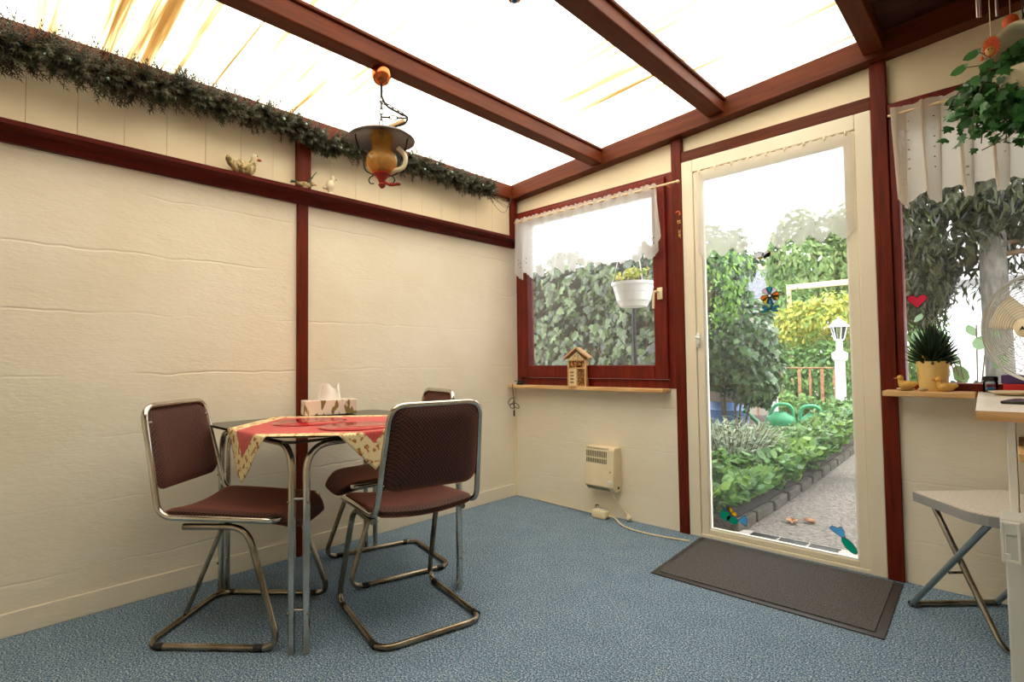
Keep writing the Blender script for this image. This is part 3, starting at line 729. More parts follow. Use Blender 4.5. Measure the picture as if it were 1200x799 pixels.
t = thing('extension_lead', 'cream extension lead with socket block lying along the wall', 'cable', (.80, -.06, 0))
b = B(); b.bx(-.052, .052, -.048, .010, 0, .052, .010); b.build('socket_block', 'creamplastic', t)
for x in (-.022, .022):
    b = B(); b.lathe([(.018, 0), (.018, .002), (.014, .001), (0, -.0003)], 18, (x, -.02, .0525)); b.build('socket', 'white', t)
b = B(); b.tube(fillet([(-.62, .052, .012), (-.55, .045, .008), (-.30, .035, .006), (-.05, -.01, .02)], .08, 8), .0045, 8)
b.tube(fillet([(.05, -.01, .02), (.11, -.03, .03), (.20, -.09, .007), (.32, -.115, .006), (.45, -.112, .006), (.62, -.075, .006)], .08, 8), .0045, 8); b.build('cord', 'creamcable', t)
b = B(); b.tube(fillet([(-.048, .0, .045), (-.055, .015, .07), (-.045, .03, .06)], .02), .003, 8); b.build('hook', 'iron', t)
t = thing('black_cable', 'tied bundle of black cable hanging below the left sill end', 'cable', (.085, -.105, .66))
b = B(); b.tube(fillet([(-.012, .0, .172), (-.008, -.006, .15), (.0, -.003, .08), (.002, .0, .04), (.0, .0, -.02)], .03), .0028, 8)
for sx, sz, ph in ((-.05, .045, .9), (.05, .018, -.25), (-.035, .012, .2)):
    ring = [V((sx*.5+abs(sx)*.55*math.cos(a)*1.0, -.004-.006*math.sin(a), sz+.018*math.sin(a)+ph*.02*math.cos(a))) for a in [2*PI*k/24 for k in range(24)]]
    b.tube(ring, .0026, 7, closed=True)
b.build('cord', 'blackplastic', t)
b = B(); b.tube([(0, 0, -.018), (0, 0, -.060)], .0065, 10); b.build('plug', 'blackplastic', t)
t = thing('wire_tangle', 'small dark tangle of fairy light wire on the left sill corner', 'wire', (.105, -.055, .826))
b = B(); pts = []
for k in range(120):
    a = k*.55; pts.append(V((.045*math.cos(a)*(.6+.4*math.sin(k*.21)), .026*math.sin(a*1.07)*(.6+.4*math.cos(k*.13)), .006+.012*(1+math.sin(k*.37)))))
b.tube(pts, .0018, 5); b.build('wire', 'iron', t)
b = B(); b.bx(-.03, .012, -.012, .012, 0, .012, .003); b.build('battery_box', 'blackplastic', t)

# ================================================================== INSECT HOTEL
t = thing('insect_hotel', 'small wooden insect hotel with pitched roof on the left sill', 'insect hotel', (.632, -.058, .826), math.radians(22))
w, d, h = .062, .045, .175
b = B(); b.bx(-w, -w+.010, -d, d, 0, h); b.bx(w-.010, w, -d, d, 0, h); b.bx(-w+.01, w-.01, d-.006, d, 0, h+.045); b.bx(-w+.01, w-.01, -d, d-.006, 0, .008); b.bx(-w+.01, w-.01, -d, d-.006, .118, .126)
b.bx(-w+.01, w-.01, -d, d-.006, h-.004, h+.004); b.bx(-.004, .004, -d, d-.006, .008, .118); b.build('body', 'pine', t, smooth=False)
for s in (-1, 1):
    b = B(); m = frame_mat((0, -d-.02, h+.076), (s*.78, 0, -.64), (s*.64, 0, .78)); b.prism([(-.004, 0), (.108, 0), (.108, s*(2*d+.035)), (-.004, s*(2*d+.035))], .009, m); b.build('roof', 'pine', t, smooth=False)
b = B(); b.bx(-w+.010, -.004, -d+.002, d-.006, .008, .118); b.mi = 1
for k in range(4): b.bx(-.044, -.020, -d+.0005, -d+.0022, .026+.022*k, .032+.022*k)
b.build('slotted_board', ['pinelight', 'blackplastic'], t, smooth=False)
bamb = mat('bamboo_ends', rgb(206, 142, 76), .6, c2=rgb(92, 52, 24), nscale=90, lo=.45, hi=.55)
b = B()
for i in range(5):
    for j in range(11): b.tube([(.010+.0098*i, -d+.004, .014+.0098*j), (.010+.0098*i, d-.01, .014+.0098*j)], .0046, 8)
b.build('bamboo_tubes', bamb, t)
b = B()
for i in range(40):
    b.box((random.uniform(-.045, .045), -d+.016+random.uniform(-.006, .006), random.uniform(.132, .166)), (.020, .012, .010), .001, Matrix.Rotation(random.uniform(0, 3), 3, 'Y'))
b.build('wood_chips', bamb, t, smooth=False)
b = B(); m = Matrix(((1, 0, 0, 0), (0, 0, 1, -d+.002), (0, 1, 0, 0), (0, 0, 0, 1))); b.prism([(-.05, h+.004), (.05, h+.004), (0, h+.055)], .07, m, mi=0); b.mi = 1
for x, z in ((.01, .012), (.024, .012), (.012, .026), (-.012, .026), (-.022, .013)): b.ell((x, -d+.002, h+z), (.0035, .002, .0035), 8)
b.build('gable', ['pinelight', 'blackplastic'], t, smooth=False)
# three little post ornaments
def ornament(x, z, kind, label):
    b = B(); t = thing('post_ornament', label, 'ornament', (x, -.018, z), 0, 'small ornaments on the dark post')
    if kind == 0:
        b.tube(fillet([(-.018, -.005, .006), (-.004, -.006, .012), (.010, -.006, .006), (.016, -.006, -.010)], .008), .005, 8); b.ell((.012, -.006, -.012), (.009, .006, .011), 10); b.ell((-.016, -.005, .006), (.006, .005, .006), 10)
    elif kind == 1:
        for s in (-1, 1): b.ell((s*.008, -.005, .007), (.009, .004, .008), 10); b.ell((s*.007, -.005, -.007), (.008, .004, .007), 10)
        b.ell((0, -.006, 0), (.003, .004, .013), 8)
    else:
        b.ell((0, -.006, .012), (.008, .006, .010), 10); b.ell((0, -.006, -.010), (.010, .006, .016), 10); b.ell((.006, -.005, .026), (.003, .003, .008), 8); b.ell((-.006, -.005, .026), (.003, .003, .008), 8); b.ell((.006, -.005, -.028), (.004, .004, .008), 8)
    t.scale = (.75, .75, .75); b.build('figure', 'terracotta' if kind == 0 else 'ornament', t)
ornament(1.345, 1.852, 0, 'tiny brown curled ornament, topmost of three on the dark post')
ornament(1.348, 1.797, 1, 'tiny yellow butterfly ornament on the dark post')
ornament(1.350, 1.727, 2, 'tiny gilt animal ornament, lowest of three on the dark post')

# ================================================================== DOOR MAT
t = thing('door_mat', 'grey ribbed doormat with dark border in front of the garden door', 'doormat', (1.905, -.345, 0))
b = B(); pl = [(-.43, -.315), (.475, -.306), (.452, .300), (-.47, .308)]
m = Matrix.Translation((0, 0, .0005)); b.prism(pl, .005, m); b.build('rubber_edge', 'matrim', t, smooth=False)
b = B(); b.prism([(x*.93, y*.90) for x, y in pl], .005, Matrix.Translation((0, 0, .0045))); b.build('pile', 'mat', t, smooth=False)

# ================================================================== WINDOW STICKERS
def film(name, c):
    k = NT(name); d = k.n('ShaderNodeBsdfDiffuse', Color=c); t_ = k.n('ShaderNodeBsdfTranslucent', Color=c); mx = k.n('ShaderNodeMixShader', Fac=.75)
    k.l(d.outputs[0], mx.inputs[1]); k.l(t_.outputs[0], mx.inputs[2]); k.surf(mx.outputs[0]); return k.m
def sticker(name, label, cat, x, y, z, parts, edge=True):
    t = thing(name, label, cat, (x, y, z))
    for nm, colr, polys in parts:
        m0 = film('sticker_'+nm, colr); b = B(); q = B()
        for pg in polys:
            mm = Matrix(((1, 0, 0, 0), (0, 0, -1, 0), (0, 1, 0, 0), (0, 0, 0, 1))); b.face([mm @ V((x, y, 0)) for x, y in pg])
            for i in range(len(pg)):
                a, c = pg[i], pg[(i+1) % len(pg)]; q.tube([(a[0], -.0009, a[1]), (c[0], -.0009, c[1])], .0012, 4)
        o = b.build(nm, m0, t, smooth=False, recalc=False); q.build('outline', 'blackplastic', o)
    return t
def petal(a, r0, r1, w):
    ca, sa = math.cos(math.radians(a)), math.sin(math.radians(a)); f = lambda r, s: (r*ca-s*sa, r*sa+s*ca)
    return [f(r0, -w*.3), f((r0+r1)*.6, -w), f(r1*.97, -w*.7), f(r1, 0), f(r1*.97, w*.7), f((r0+r1)*.6, w), f(r0, w*.3)]
def ellp(cx, cy, rx, ry, rot=0, n=12):
    o = []
    for k in range(n):
        a = 2*PI*k/n; x, y = rx*math.cos(a), ry*math.sin(a); c, s = math.cos(rot), math.sin(rot); o.append((cx+x*c-y*s, cy+x*s+y*c))
    return o
GY = .0135
F = [(90, rgb(60, 150, 170)), (130, rgb(226, 190, 210)), (200, rgb(226, 120, 50)), (50, rgb(226, 226, 236)), (5, rgb(232, 120, 40)), (-25, rgb(244, 190, 60)), (-55, rgb(230, 230, 240)), (235, rgb(244, 200, 60)), (270, rgb(60, 140, 190))]
parts = [('petal', c, [petal(a, .008, .046, .015)]) for a, c in F]+[('centre', rgb(250, 250, 250), [ellp(0, 0, .009, .009)]), ('leaves', rgb(50, 130, 150), [petal(200, .0, .045, .007), petal(165, .0, .04, .008), petal(15, .0, .045, .007), petal(-20, .0, .04, .007), petal(60, 0, .03, .006)])]
parts[-1] = ('leaves', rgb(50, 130, 150), [[(x, y-.070) for x, y in pg] for pg in parts[-1][2]])
sticker('flower_sticker', 'colourful flower sticker with eight petals on the door glass', 'sticker', 1.823, GY, 1.325, parts)
sticker('bee_sticker', 'striped bee sticker near the top of the door glass', 'sticker', 1.800, GY, 1.538, [('wing', rgb(236, 226, 226), [ellp(-.026, .008, .026, .018, .3), ellp(.012, .006, .022, .016, .2)]), ('body', rgb(228, 196, 150), [ellp(.022, .002, .026, .010, .45)]), ('stripe', rgb(220, 190, 60), [ellp(-.018, -.012, .012, .006), ellp(.004, -.010, .006, .009)])])
sticker('fish_sticker', 'teal fish sticker with yellow fin at the lower left of the door glass', 'sticker', 1.585, GY, .140, [('body', rgb(20, 140, 110), [ellp(-.028, -.002, .030, .030), ellp(.012, -.020, .032, .022, -.2)]), ('fin', rgb(240, 180, 30), [ellp(0, .034, .022, .012, -.6), ellp(.022, .016, .016, .012, -.4)]), ('tail', rgb(80, 150, 200), [[(.040, -.016), (.080, .020), (.090, -.005), (.086, -.040), (.060, -.028)]]), ('crest', rgb(40, 100, 140), [[(-.03, .02), (-.045, .05), (-.02, .035), (-.005, .06), (0, .02)]])])
sticker('fish_sticker', 'blue and teal diving fish sticker at the lower right of the door glass', 'sticker', 2.125, GY, .128, [('tail', rgb(90, 165, 220), [[(-.012, .010), (-.062, .045), (-.050, .058), (-.030, .052), (-.010, .060), (.0, .04), (.004, .014)]]), ('body', rgb(20, 150, 120), [ellp(.020, -.022, .044, .019, -.85)])])
sticker('heart_sticker', 'red heart sticker on the right window above the spiky plant', 'sticker', 2.438, .0295, 1.242, [('heart', rgb(232, 60, 80), [[(0, -.030), (-.036, .008), (-.036, .022), (-.022, .030), (-.008, .026), (0, .016), (.010, .026), (.024, .030), (.036, .020), (.034, .006)]])])

# ================================================================== SILL PLANT AND DUCKS
t = thing('potted_succulent', 'dark spiky succulent in a yellow pot on the right sill', 'plant', (2.492, -.063, .851))
prof = [(0, 0), (.046, 0), (.050, .02), (.058, .12), (.060, .126), (.055, .126), (.052, .112), (0, .112)]
b = B(); b.lathe(prof, 32); b.build('pot', 'yellowpot', t)
b = B(); b.lathe([(0, .113), (.052, .113), (0, .118)], 20); b.build('soil', 'soil', t)
b = B()
for k in range(110):
    f = k/110; a = k*2.39996; el = .02+f*1.5; ln = .078+.05*f*(1 if f < .8 else .7)
    d = V((math.cos(a)*math.cos(el), math.sin(a)*math.cos(el), math.sin(el)))
    p0 = V((math.cos(a)*.014*(1-f), math.sin(a)*.014*(1-f), .112+.055*f)); mid = p0+d*ln*.5; tip = p0+d*ln+V((0, 0, .012))
    if tip.y > .085:
        tip.y = .085; mid.y = min(mid.y, .06)
    b.tube([p0, mid, tip], [.0085, .0065, .0006], 5)
b.build('leaves', 'aloe', t, ang=60)
b = B(); b.tube([(-.022, -.04, .11), (-.022, -.042, .138)], .002, 6); b.ell((-.022, -.044, .145), .009, 12); b.build('pick', 'ornament', t)
def sill_duck(x, rz, label, stone):
    t = thing('duck_figurine', label, 'ornament', (x, -.128, .851), rz, 'yellow duck figurines on the right sill'); z0 = .006 if stone else 0
    blob('body', [((0, 0, .020+z0), (.030, .019, .018)), ((-.026, 0, .026+z0), (.014, .011, .010)), ((.020, 0, .032+z0), (.012, .012, .014)), ((.022, 0, .050+z0), (.013, .012, .012))], 'yellowstone', t, .0028, 4)
    b = B(); b.ell((.037, 0, .048+z0), (.008, .006, .003), 10); b.build('beak', 'orange', t)
    if stone:
        b = B(); b.ell((.004, -.012, .008), (.034, .012, .0078), 14); b.build('stone_base', 'stone', t)
sill_duck(2.408, math.radians(190), 'yellow stone duck standing on tan pebbles left of the pot', True)
sill_duck(2.538, math.radians(188), 'yellow stone duck without pebbles sitting before the right side of the pot', False)
b = B(); b.ell((0, 0, .008), (.018, .012, .008), 14); o = b.build('pebble', 'stone'); o.location = (2.462, -.128, .851); tag(o, 'flat tan pebble lying before the yellow pot', 'pebble')

# ================================================================== FOLDING STOOL
u = V((.722, .692, 0)).normalized(); v = V((u.y, -u.x, 0))
SP = V((2.425, -.325, 0))
t = thing('folding_stool', 'folding stool with pale speckled seat and crossed tube legs', 'stool', SP, math.atan2(u.y, u.x))
# local: +x along the wall-side edge (to the right in the photo), -y towards the room
W_, D_ = .398, .385
poly = [(0, 0), (W_, 0)]
def corner(cx, cy, r, a0, a1, n=8): return [(cx+r*math.cos(math.radians(a0+(a1-a0)*k/n)), cy+r*math.sin(math.radians(a0+(a1-a0)*k/n))) for k in range(n+1)]
poly = [(.02, 0), (W_-.02, 0)]+corner(W_-.13, -D_+.13, .13, 0, -90)+corner(.13, -D_+.13, .13, 270, 180)
speck = mat('speckled_laminate', rgb(238, 230, 220), .4, c2=rgb(206, 196, 186), nscale=160)
b = B(); b.prism(poly, .010, Matrix.Translation((0, 0, .458))); b.build('seat', speck, t, smooth=False)
pts = [V((x, y, .452)) for x, y in poly]
b = B(); cxm = W_/2; poly2 = [(cxm+(x-cxm)*1.015, -D_/2+(y+D_/2)*1.015) for x, y in poly]; b.prism(poly2, .034, Matrix.Translation((0, 0, .430))); b.build('seat_edge', mat('grey_edge', rgb(150, 150, 150), .4), t, smooth=False)
r = .0105
b = B(); b.tube(fillet([(.055, -.05, .430), (.055, -D_+.055, .013), (W_-.055, -D_+.055, .013), (W_-.055, -.05, .430)], .05, 7), r, 12); b.build('leg_frame', 'chrome', t)
b = B(); b.tube([(.030, -D_+.07, .430), (.030, .045, .013)], r, 12); tag(b.build('leg', 'bluesteel', t), 'grey crossed leg tube'); b = B(); b.tube([(W_-.030, -D_+.07, .430), (W_-.030, .045, .013)], r, 12); tag(b.build('leg', 'bluesteel', t), 'grey crossed leg tube')
b = B(); b.tube([(.02, .045, .013), (W_-.02, .045, .013)], r, 12); b.build('floor_bar', 'steel', t)
for xa, xb in ((.018, .066), (W_-.066, W_-.018)): b = B(); b.tube([(xa, -.158, .213), (xb, -.158, .213)], .005, 8); b.build('pivot', 'steel', t)

# ================================================================== DESK AND THINGS ON IT
t = thing('desk', 'pale wooden desk top reaching in from the right edge', 'desk', (3.0, -.5, 0))
b = B(); b.prism([(-.369, .499), (-.331, -.522), (.60, -.522), (.60, .499)], .026, Matrix.Translation((0, 0, .824))); o = b.build('desk_top', ['desktop', 'pine'], t, smooth=False)
for f in o.data.polygons:
    if abs(f.normal.z) < .5: f.material_index = 1
b = B(); b.bx(-.272, -.254, -.48, -.24, 0, .8235, .002); b.build('side_panel', 'white', t, smooth=False)
b = B(); b.bx(.55, .575, -.48, .45, 0, .8235, .002); b.build('leg_panel', 'white', t, smooth=False)
t = thing('storage_cabinet', 'low cabinet with wooden top standing under the desk end', 'cabinet', (3.05, -.95, 0))
b = B(); b.bx(-.300, .25, -.18, .20, .737, .757, .002); b.build('cabinet_top', 'pine', t, smooth=False)
b = B(); b.bx(-.285, .24, -.16, .20, .0, .7365, .002); b.build('body', mat('tan_board', rgb(206, 178, 132), .5), t, smooth=False)
b = B(); b.bx(-.27, -.02, -.176, -.161, .03, .71, .003); o = b.build('door', 'pine', t, smooth=False)
b = B(); b.tube([(-.05, -.178, .40), (-.05, -.192, .40), (-.05, -.192, .48), (-.05, -.178, .48)], .004, 8); b.build('handle', 'steel', o)
t = thing('plastic_box', 'tall clear plastic storage box with latch beside the cabinet', 'storage box', (2.727, -1.05, 0))
b = B(); b.bx(-.010, .030, -.035, .055, 0, .545, .004); b.build('box', 'frosted', t, smooth=False)
b = B(); b.bx(-.018, .034, -.042, .060, .547, .585, .004); b.build('lid', 'frosted', t, smooth=False)
b = B(); framebox(b, -.017, .020, .480, .580, .006, -.052, -.043, .001); b.bx(-.012, .0, -.050, -.044, .486, .500); b.build('latch', 'white', t, smooth=False)

fn_ = V((-.60, -.80, -.02)).normalized()
t = thing('desk_fan', 'round metal desk fan with wire grille at the right edge', 'fan', (2.83, -.44, .85))
FC = V((-.015, -.0, .238)); fm = frame_mat(FC, (0, 0, 1), fn_); R = .183
b = B(); N = 17
for i in range(N):
    f = .16+.84*i/(N-1); r_ = R*f; zz = .055*(1-f**2.2)+.012
    b.tube([fm @ V((r_*math.cos(a), r_*math.sin(a), zz)) for a in [2*PI*k/48 for k in range(48)]], .0014, 5, closed=True)
for k in range(8):
    a = 2*PI*k/8; b.tube([fm @ V((R*f*math.cos(a), R*f*math.sin(a), .055*(1-f**2.2)+.011)) for f in (.16, .35, .55, .75, .9, 1)], .0014, 5)
b.build('front_grille', 'fanwire', t)
b = B()
for i in range(10):
    f = .25+.75*i/9; b.tube([fm @ V((R*f*math.cos(a), R*f*math.sin(a), -.055*(1-f**2.2)-.012)) for a in [2*PI*k/40 for k in range(40)]], .0014, 5, closed=True)
for k in range(12):
    a = 2*PI*k/12; b.tube([fm @ V((R*f*math.cos(a), R*f*math.sin(a), -.055*(1-f**2.2)-.012)) for f in (.2, .5, .8, 1)], .0014, 5)
b.build('rear_grille', 'fanwire', t)
b = B(); b.tube([fm @ V((R*math.cos(a), R*math.sin(a), 0)) for a in [2*PI*k/56 for k in range(56)]], .006, 8, closed=True)
b.build('rim', 'fanwire', t)
b = B(); b.lathe([(0, .074), (.024, .073), (.031, .068), (.031, .062), (0, .062)], 28, FC, fm.to_3x3()); hb = b.build('hub', 'creamplastic', t)
b = B(); b.prism([(-.008, -.010), (.008, 0), (-.008, .010), (-.003, 0)], .001, fm @ Matrix.Translation((0, 0, .0742))); tag(b.build('emblem', 'iron', hb, smooth=False), 'small dark arrow emblem')
for k in range(3):
    b = B(); a0 = 2*PI*k/3+1.1
    def bl(u, v):
        r_ = .03+.125*u; a = a0+(v-.5)*(1.0-.2*u); return fm @ V((r_*math.cos(a), r_*math.sin(a), (v-.5)*.035))
    b.grid(bl, 8, 8); o = b.build('blade', 'creamplastic', t); s_ = o.modifiers.new('thick', 'SOLIDIFY'); s_.thickness = .003
b = B(); b.lathe([(0, -.13), (.04, -.125), (.05, -.10), (.05, -.055), (.03, -.03), (.012, .0), (.012, .05), (0, .05)], 24, FC, fm.to_3x3()); b.build('motor', 'creamplastic', t)
p0 = fm @ V((0, 0, -.09)); b = B(); b.tube(fillet([p0, (p0.x, p0.y, .12), (p0.x-.01, p0.y-.02, .02)], .05), .014, 12); b.build('neck', 'chrome', t)
b = B(); b.lathe([(0, 0), (.085, 0), (.088, .01), (.07, .022), (.02, .03), (0, .03)], 32, (p0.x-.01, p0.y-.02, 0)); b.build('base', 'creamplastic', t)

t = thing('glass_jar', 'small glass jar with black lid at the back corner of the desk', 'jar', (2.672, -.072, .850))
b = B(); b.lathe([(0, 0), (.022, 0), (.024, .006), (.024, .040), (.020, .046), (.018, .046), (.021, .040), (.021, .004), (0, .004)], 24); b.build('jar', 'jarglass', t)
b = B(); b.lathe([(0, .046), (.024, .046), (.024, .062), (.020, .065), (0, .065)], 24); b.build('lid', 'blackplastic', t)
b = B(); b.ell((0, 0, .013), (.019, .019, .009), 16); b.build('contents', mat('blue_sweets', rgb(60, 130, 190), .4), t)
o = B().bx(-.09, .09, -.05, .05, 0, .036, .002).build('box', mat('red_card', rgb(196, 30, 34), .35), None, smooth=False); o.location = (2.80, -.062, .8505); tag(o, 'flat red box lying on the desk under the purple box', 'box')
o.name = 'red_box'
b = B(); b.bx(-.095, .10, -.05, .05, 0, .034, .002); o = b.build('purple_box', mat('purple_card', rgb(76, 50, 104), .35), None, smooth=False); o.location = (2.80, -.062, .8870); tag(o, 'dark purple box stacked on the red box behind the fan', 'box')
b = B(); b.lathe([(0, .004), (.055, .004), (.085, .014), (.087, .013), (.056, 0), (0, 0)], 32); o = b.build('saucer', 'duckcream'); o.location = (2.755, -.225, .8503); tag(o, 'shallow cream dish lying on the desk in front of the boxes', 'dish')
t = thing('black_tablet', 'flat black device lying on the desk below the fan', 'device', (2.80, -.66, .8505), math.radians(-12))
b = B(); b.bx(-.075, .09, -.07, .07, 0, .009, .003); b.build('body', 'blackplastic', t)
b = B(); b.bx(-.068, .083, -.063, .063, .0091, .0096); b.build('screen', mat('dark_screen', rgb(40, 42, 48), .1), t, smooth=False)

# ================================================================== HANGING PLANT, CHIME, BELL
HY = -.50
def ceilz(x): return rz_(x)+.0
t = thing('hanging_planter', 'white hoop shaped hanging planter with trailing ivy, top right corner', 'plant', (2.812, HY, 1.895))
b = B(); prof = []
yaw = math.radians(-40); c_, s_ = math.cos(yaw), math.sin(yaw)
def hoop(u, v):
    a = math.radians(-35+250*u); th = 2*PI*v; rr = .092; h = .118
    cx, cz = rr*math.cos(a), .075+h*math.sin(a)
    ox = .011*math.cos(th); oy = .062*math.sin(th)
    X = cx+ox*math.cos(a); Z = cz+ox*math.sin(a); Y = oy
    return V((X*c_-Y*s_, X*s_+Y*c_, Z))
b.grid(hoop, 40, 16); b.build('hoop', 'creamplastic', t)
b = B(); b.lathe([(0, -.045), (.05, -.043), (.085, -.005), (.094, .035), (.098, .036), (.090, .036), (.080, .0), (.04, -.03), (0, -.03)], 32); b.build('bowl', 'creamplastic', t)
b = B(); b.lathe([(0, .015), (.083, .015), (0, .024)], 20); b.build('soil', 'soil', t)
b = B(); chain(b, (0, 0, .200), (0, 0, ceilz(2.812)-1.895-.004), 12, .006); b.build('chain', 'iron', t)
b = B(); st = B()
def vine(p0, pts, n, sz):
    path = fillet([p0]+pts, .05, 8); st.tube(path, .0018, 5)
    for k in range(n):
        p = path[int(len(path)*(k+.5)/n) % len(path)]+rv(.030); nr = (V((-.1, -.8, .35))+rv(.7)).normalized()
        leaf(b, p, nr, V((0, 0, -1))+rv(.8), sz*random.uniform(.65, 1.3), IVY)
for k in range(26):
    a = random.uniform(0, 2*PI); r0 = .05
    p0 = V((r0*math.cos(a), r0*math.sin(a)*.6, .03)); dx = random.uniform(-.20, .10); ln = random.uniform(.06, .20)
    vine(p0, [p0+V((dx*.5, random.uniform(-.06, .03), .04)), p0+V((dx*.9, random.uniform(-.07, .03), -ln*.4)), p0+V((dx, random.uniform(-.07, .03), -ln))], 10, .038)
for k in range(230):
    lp = V((random.gauss(-.062, .062), random.gauss(-.03, .035), random.gauss(-.055, .060)))
    if lp.z > .03 and lp.x > -.13: lp.z = -lp.z
    leaf(b, lp, (V((-.1, -.8, .3))+rv(.7)).normalized(), V((0, 0, -1))+rv(.8), random.uniform(.022, .042), IVY)
for k in range(110):
    leaf(b, V((max(-.055, random.gauss(.02, .035)), random.gauss(.02, .02), random.uniform(.02, .15))), (V((-.1, -.8, .3))+rv(.7)).normalized(), V((0, 0, -1))+rv(.8), random.uniform(.026, .045), IVY)
vine(V((-.02, -.04, .0)), [V((0, -.06, -.10)), V((-.03, -.05, -.17)), V((-.12, -.05, -.205))], 14, .034)
vine(V((.03, -.04, .0)), [V((.04, -.06, -.08)), V((.01, -.06, -.16)), V((-.02, -.05, -.20))], 12, .036)
for px, pz in ((-.17, .10), (-.135, .14), (-.19, .0), (-.185, -.06), (-.16, -.09)):
    leaf(b, V((px, -.03, pz)), V((-.2, -.9, .2)), V((.8, 0, .3)), .055, OVAL); st.tube([(-.05, -.03, .03), ((px-.05)*.5, -.035, pz*.6+.03), (px+.02, -.03, pz)], .0016, 5)
fo = b.build('foliage', 'ivyin', t, smooth=False, recalc=False); fo['kind'] = 'stuff'
st.build('stems', 'stem', t)

t = thing('wind_chime', 'clay sun face wind chime with thin metal tubes before the window', 'wind chime', (2.728, -.56, 2.03))
top = ceilz(2.728)-2.03-.004
b = B(); b.tube([(0, 0, .02), (0, 0, top)], .0012, 6); b.build('string', 'creamcable', t)
b = B(); mm = frame_mat((0, 0, 0), (1, 0, 0), (0, -1, -.45)); star = []
for k in range(40):
    a = 2*PI*k/40; r_ = .026 if k % 2 else .021; star.append((r_*math.cos(a), r_*math.sin(a)))
b.prism(star, .006, mm); sn = b.build('sun', 'terracotta', t, smooth=False); sn.scale = (.9, 1, 1.4)
b = B(); b.ell(mm @ V((-.004, -.008, .006)), (.014, .005, .013), 14); b.build('face', 'yellowstone', sn)
b = B(); b.ell(mm @ V((-.008, -.004, .0115)), (.002, .002, .002), 8); b.ell(mm @ V((.001, -.004, .0115)), (.002, .002, .002), 8); b.tube([mm @ V((-.009, -.013, .010)), mm @ V((-.004, -.015, .0112)), mm @ V((.002, -.013, .010))], .0009, 5); b.build('features', 'iron', sn)
b = B(); b.ell((-.024, -.003, -.035), (.006, .003, .007), 10); b.tube([(-.018, -.003, -.016), (-.024, -.003, -.030)], .0008, 5); b.build('bead', 'terracotta', t)
for x, z in ((-.030, .118), (-.024, .116), (.018, .100)):
    b = B(); b.tube([(x, .012, z), (x, .012, z+.20)], .0042, 10); b.tube([(x, .012, z+.20), (x*.3, .004, top-.01)], .0007, 4); b.build('tube', mat('pinkish_metal', rgb(196, 170, 166), .3, .9), t)
b = B(); b.lathe([(0, top-.014), (.035, top-.012), (.035, top-.004), (0, top-.004)], 20); b.build('disc', 'pine', t)
t = thing('glass_bell', 'orange glass bell ornament hanging beside the planter chain', 'ornament', (2.778, -.45, 2.12))
b = B(); b.lathe([(0, .045), (.010, .044), (.020, .034), (.023, .015), (.019, .0), (.013, -.006), (.012, -.004), (.017, .003), (.020, .016), (.017, .032), (0, .04)], 24); b.build('bell', 'terracotta', t)
b = B(); b.ell((0, 0, -.016), (.010, .010, .012), 12); b.build('clapper', 'iron', t)
b = B(); b.tube([(0, 0, -.01), (0, 0, ceilz(2.778)-2.12-.004)], .0010, 5); b.build('string', 'creamcable', t)
t = thing('ceiling_ornament', 'small blue glass ball hanging under the roof, top centre', 'ornament', (1.588, -1.668, 2.20))
b = B(); b.ell((0, 0, 0), .014, 16); b.build('ball', mat('blue_glass', rgb(70, 110, 150), .2, coat=.6), t)
b = B(); b.tube([(.018*math.cos(a), .018*math.sin(a), .0) for a in [2*PI*k/24 for k in range(24)]], .004, 8, closed=True); b.build('ring', 'copper', t)
b = B(); b.tube([(0, 0, .012), (0, 0, .1395)], .001, 5); b.build('string', 'iron', t)

# ================================================================== GARDEN
GZ = -.05
b = B(); b.bx(-9, 6, .12, 16, GZ-.1, GZ); struct(b.build('ground', 'gravel', smooth=False), 'grey gravel path and ground outside the garden door', 'ground')
t = thing('drain_channel', 'concrete drain strip with three dark gratings outside the door', 'drain', (1.82, .345, GZ))
b = B(); b.bx(-.34, .42, -.075, .06, 0, .012, .003); b.build('channel', mat('pale_concrete', rgb(168, 160, 150), .9, nscale=40), t, smooth=False)
for k in range(3):
    b = B(); x0 = -.245+.155*k
    for j in range(15): b.bx(x0+.0095*j, x0+.0095*j+.006, -.045, .03, .012, .016)
    b.bx(x0-.004, x0+.144, -.050, -.045, .012, .017); b.bx(x0-.004, x0+.144, .03, .035, .012, .017); b.build('grating', 'iron', t, smooth=False)
# planted bed with stone kerb
edge = [(1.46, .32), (1.47, .94), (1.44, 2.3), (1.38, 3.9), (1.30, 6.6)]
b = B(); poly = edge+[(-6, 6.6), (-6, 1.62), (.70, 1.62), (.80, .32)]
b.prism(poly, .07, Matrix.Translation((0, 0, GZ+.001))); struct(b.build('ground', 'soil', smooth=False), 'dark soil of the raised planting bed left of the path', 'ground')
b = B()
for i in range(4):
    a, c = V(edge[i]).to_3d(), V(edge[i+1]).to_3d(); n = max(2, int((c-a).length/.3))
    for k in range(n):
        p = a.lerp(c, (k+.5)/n); b.box((p.x+.025, p.y, GZ+.035), (.045, .285, .07), .01, RZ(math.atan2((c-a).y, (c-a).x)-PI/2))
struct(b.build('trim_16', mat('dark_kerb', rgb(84, 76, 62), .9, c2=rgb(48, 44, 36), nscale=20, bump=.4), smooth=False), 'weathered kerb stones edging the planting bed', 'kerb')

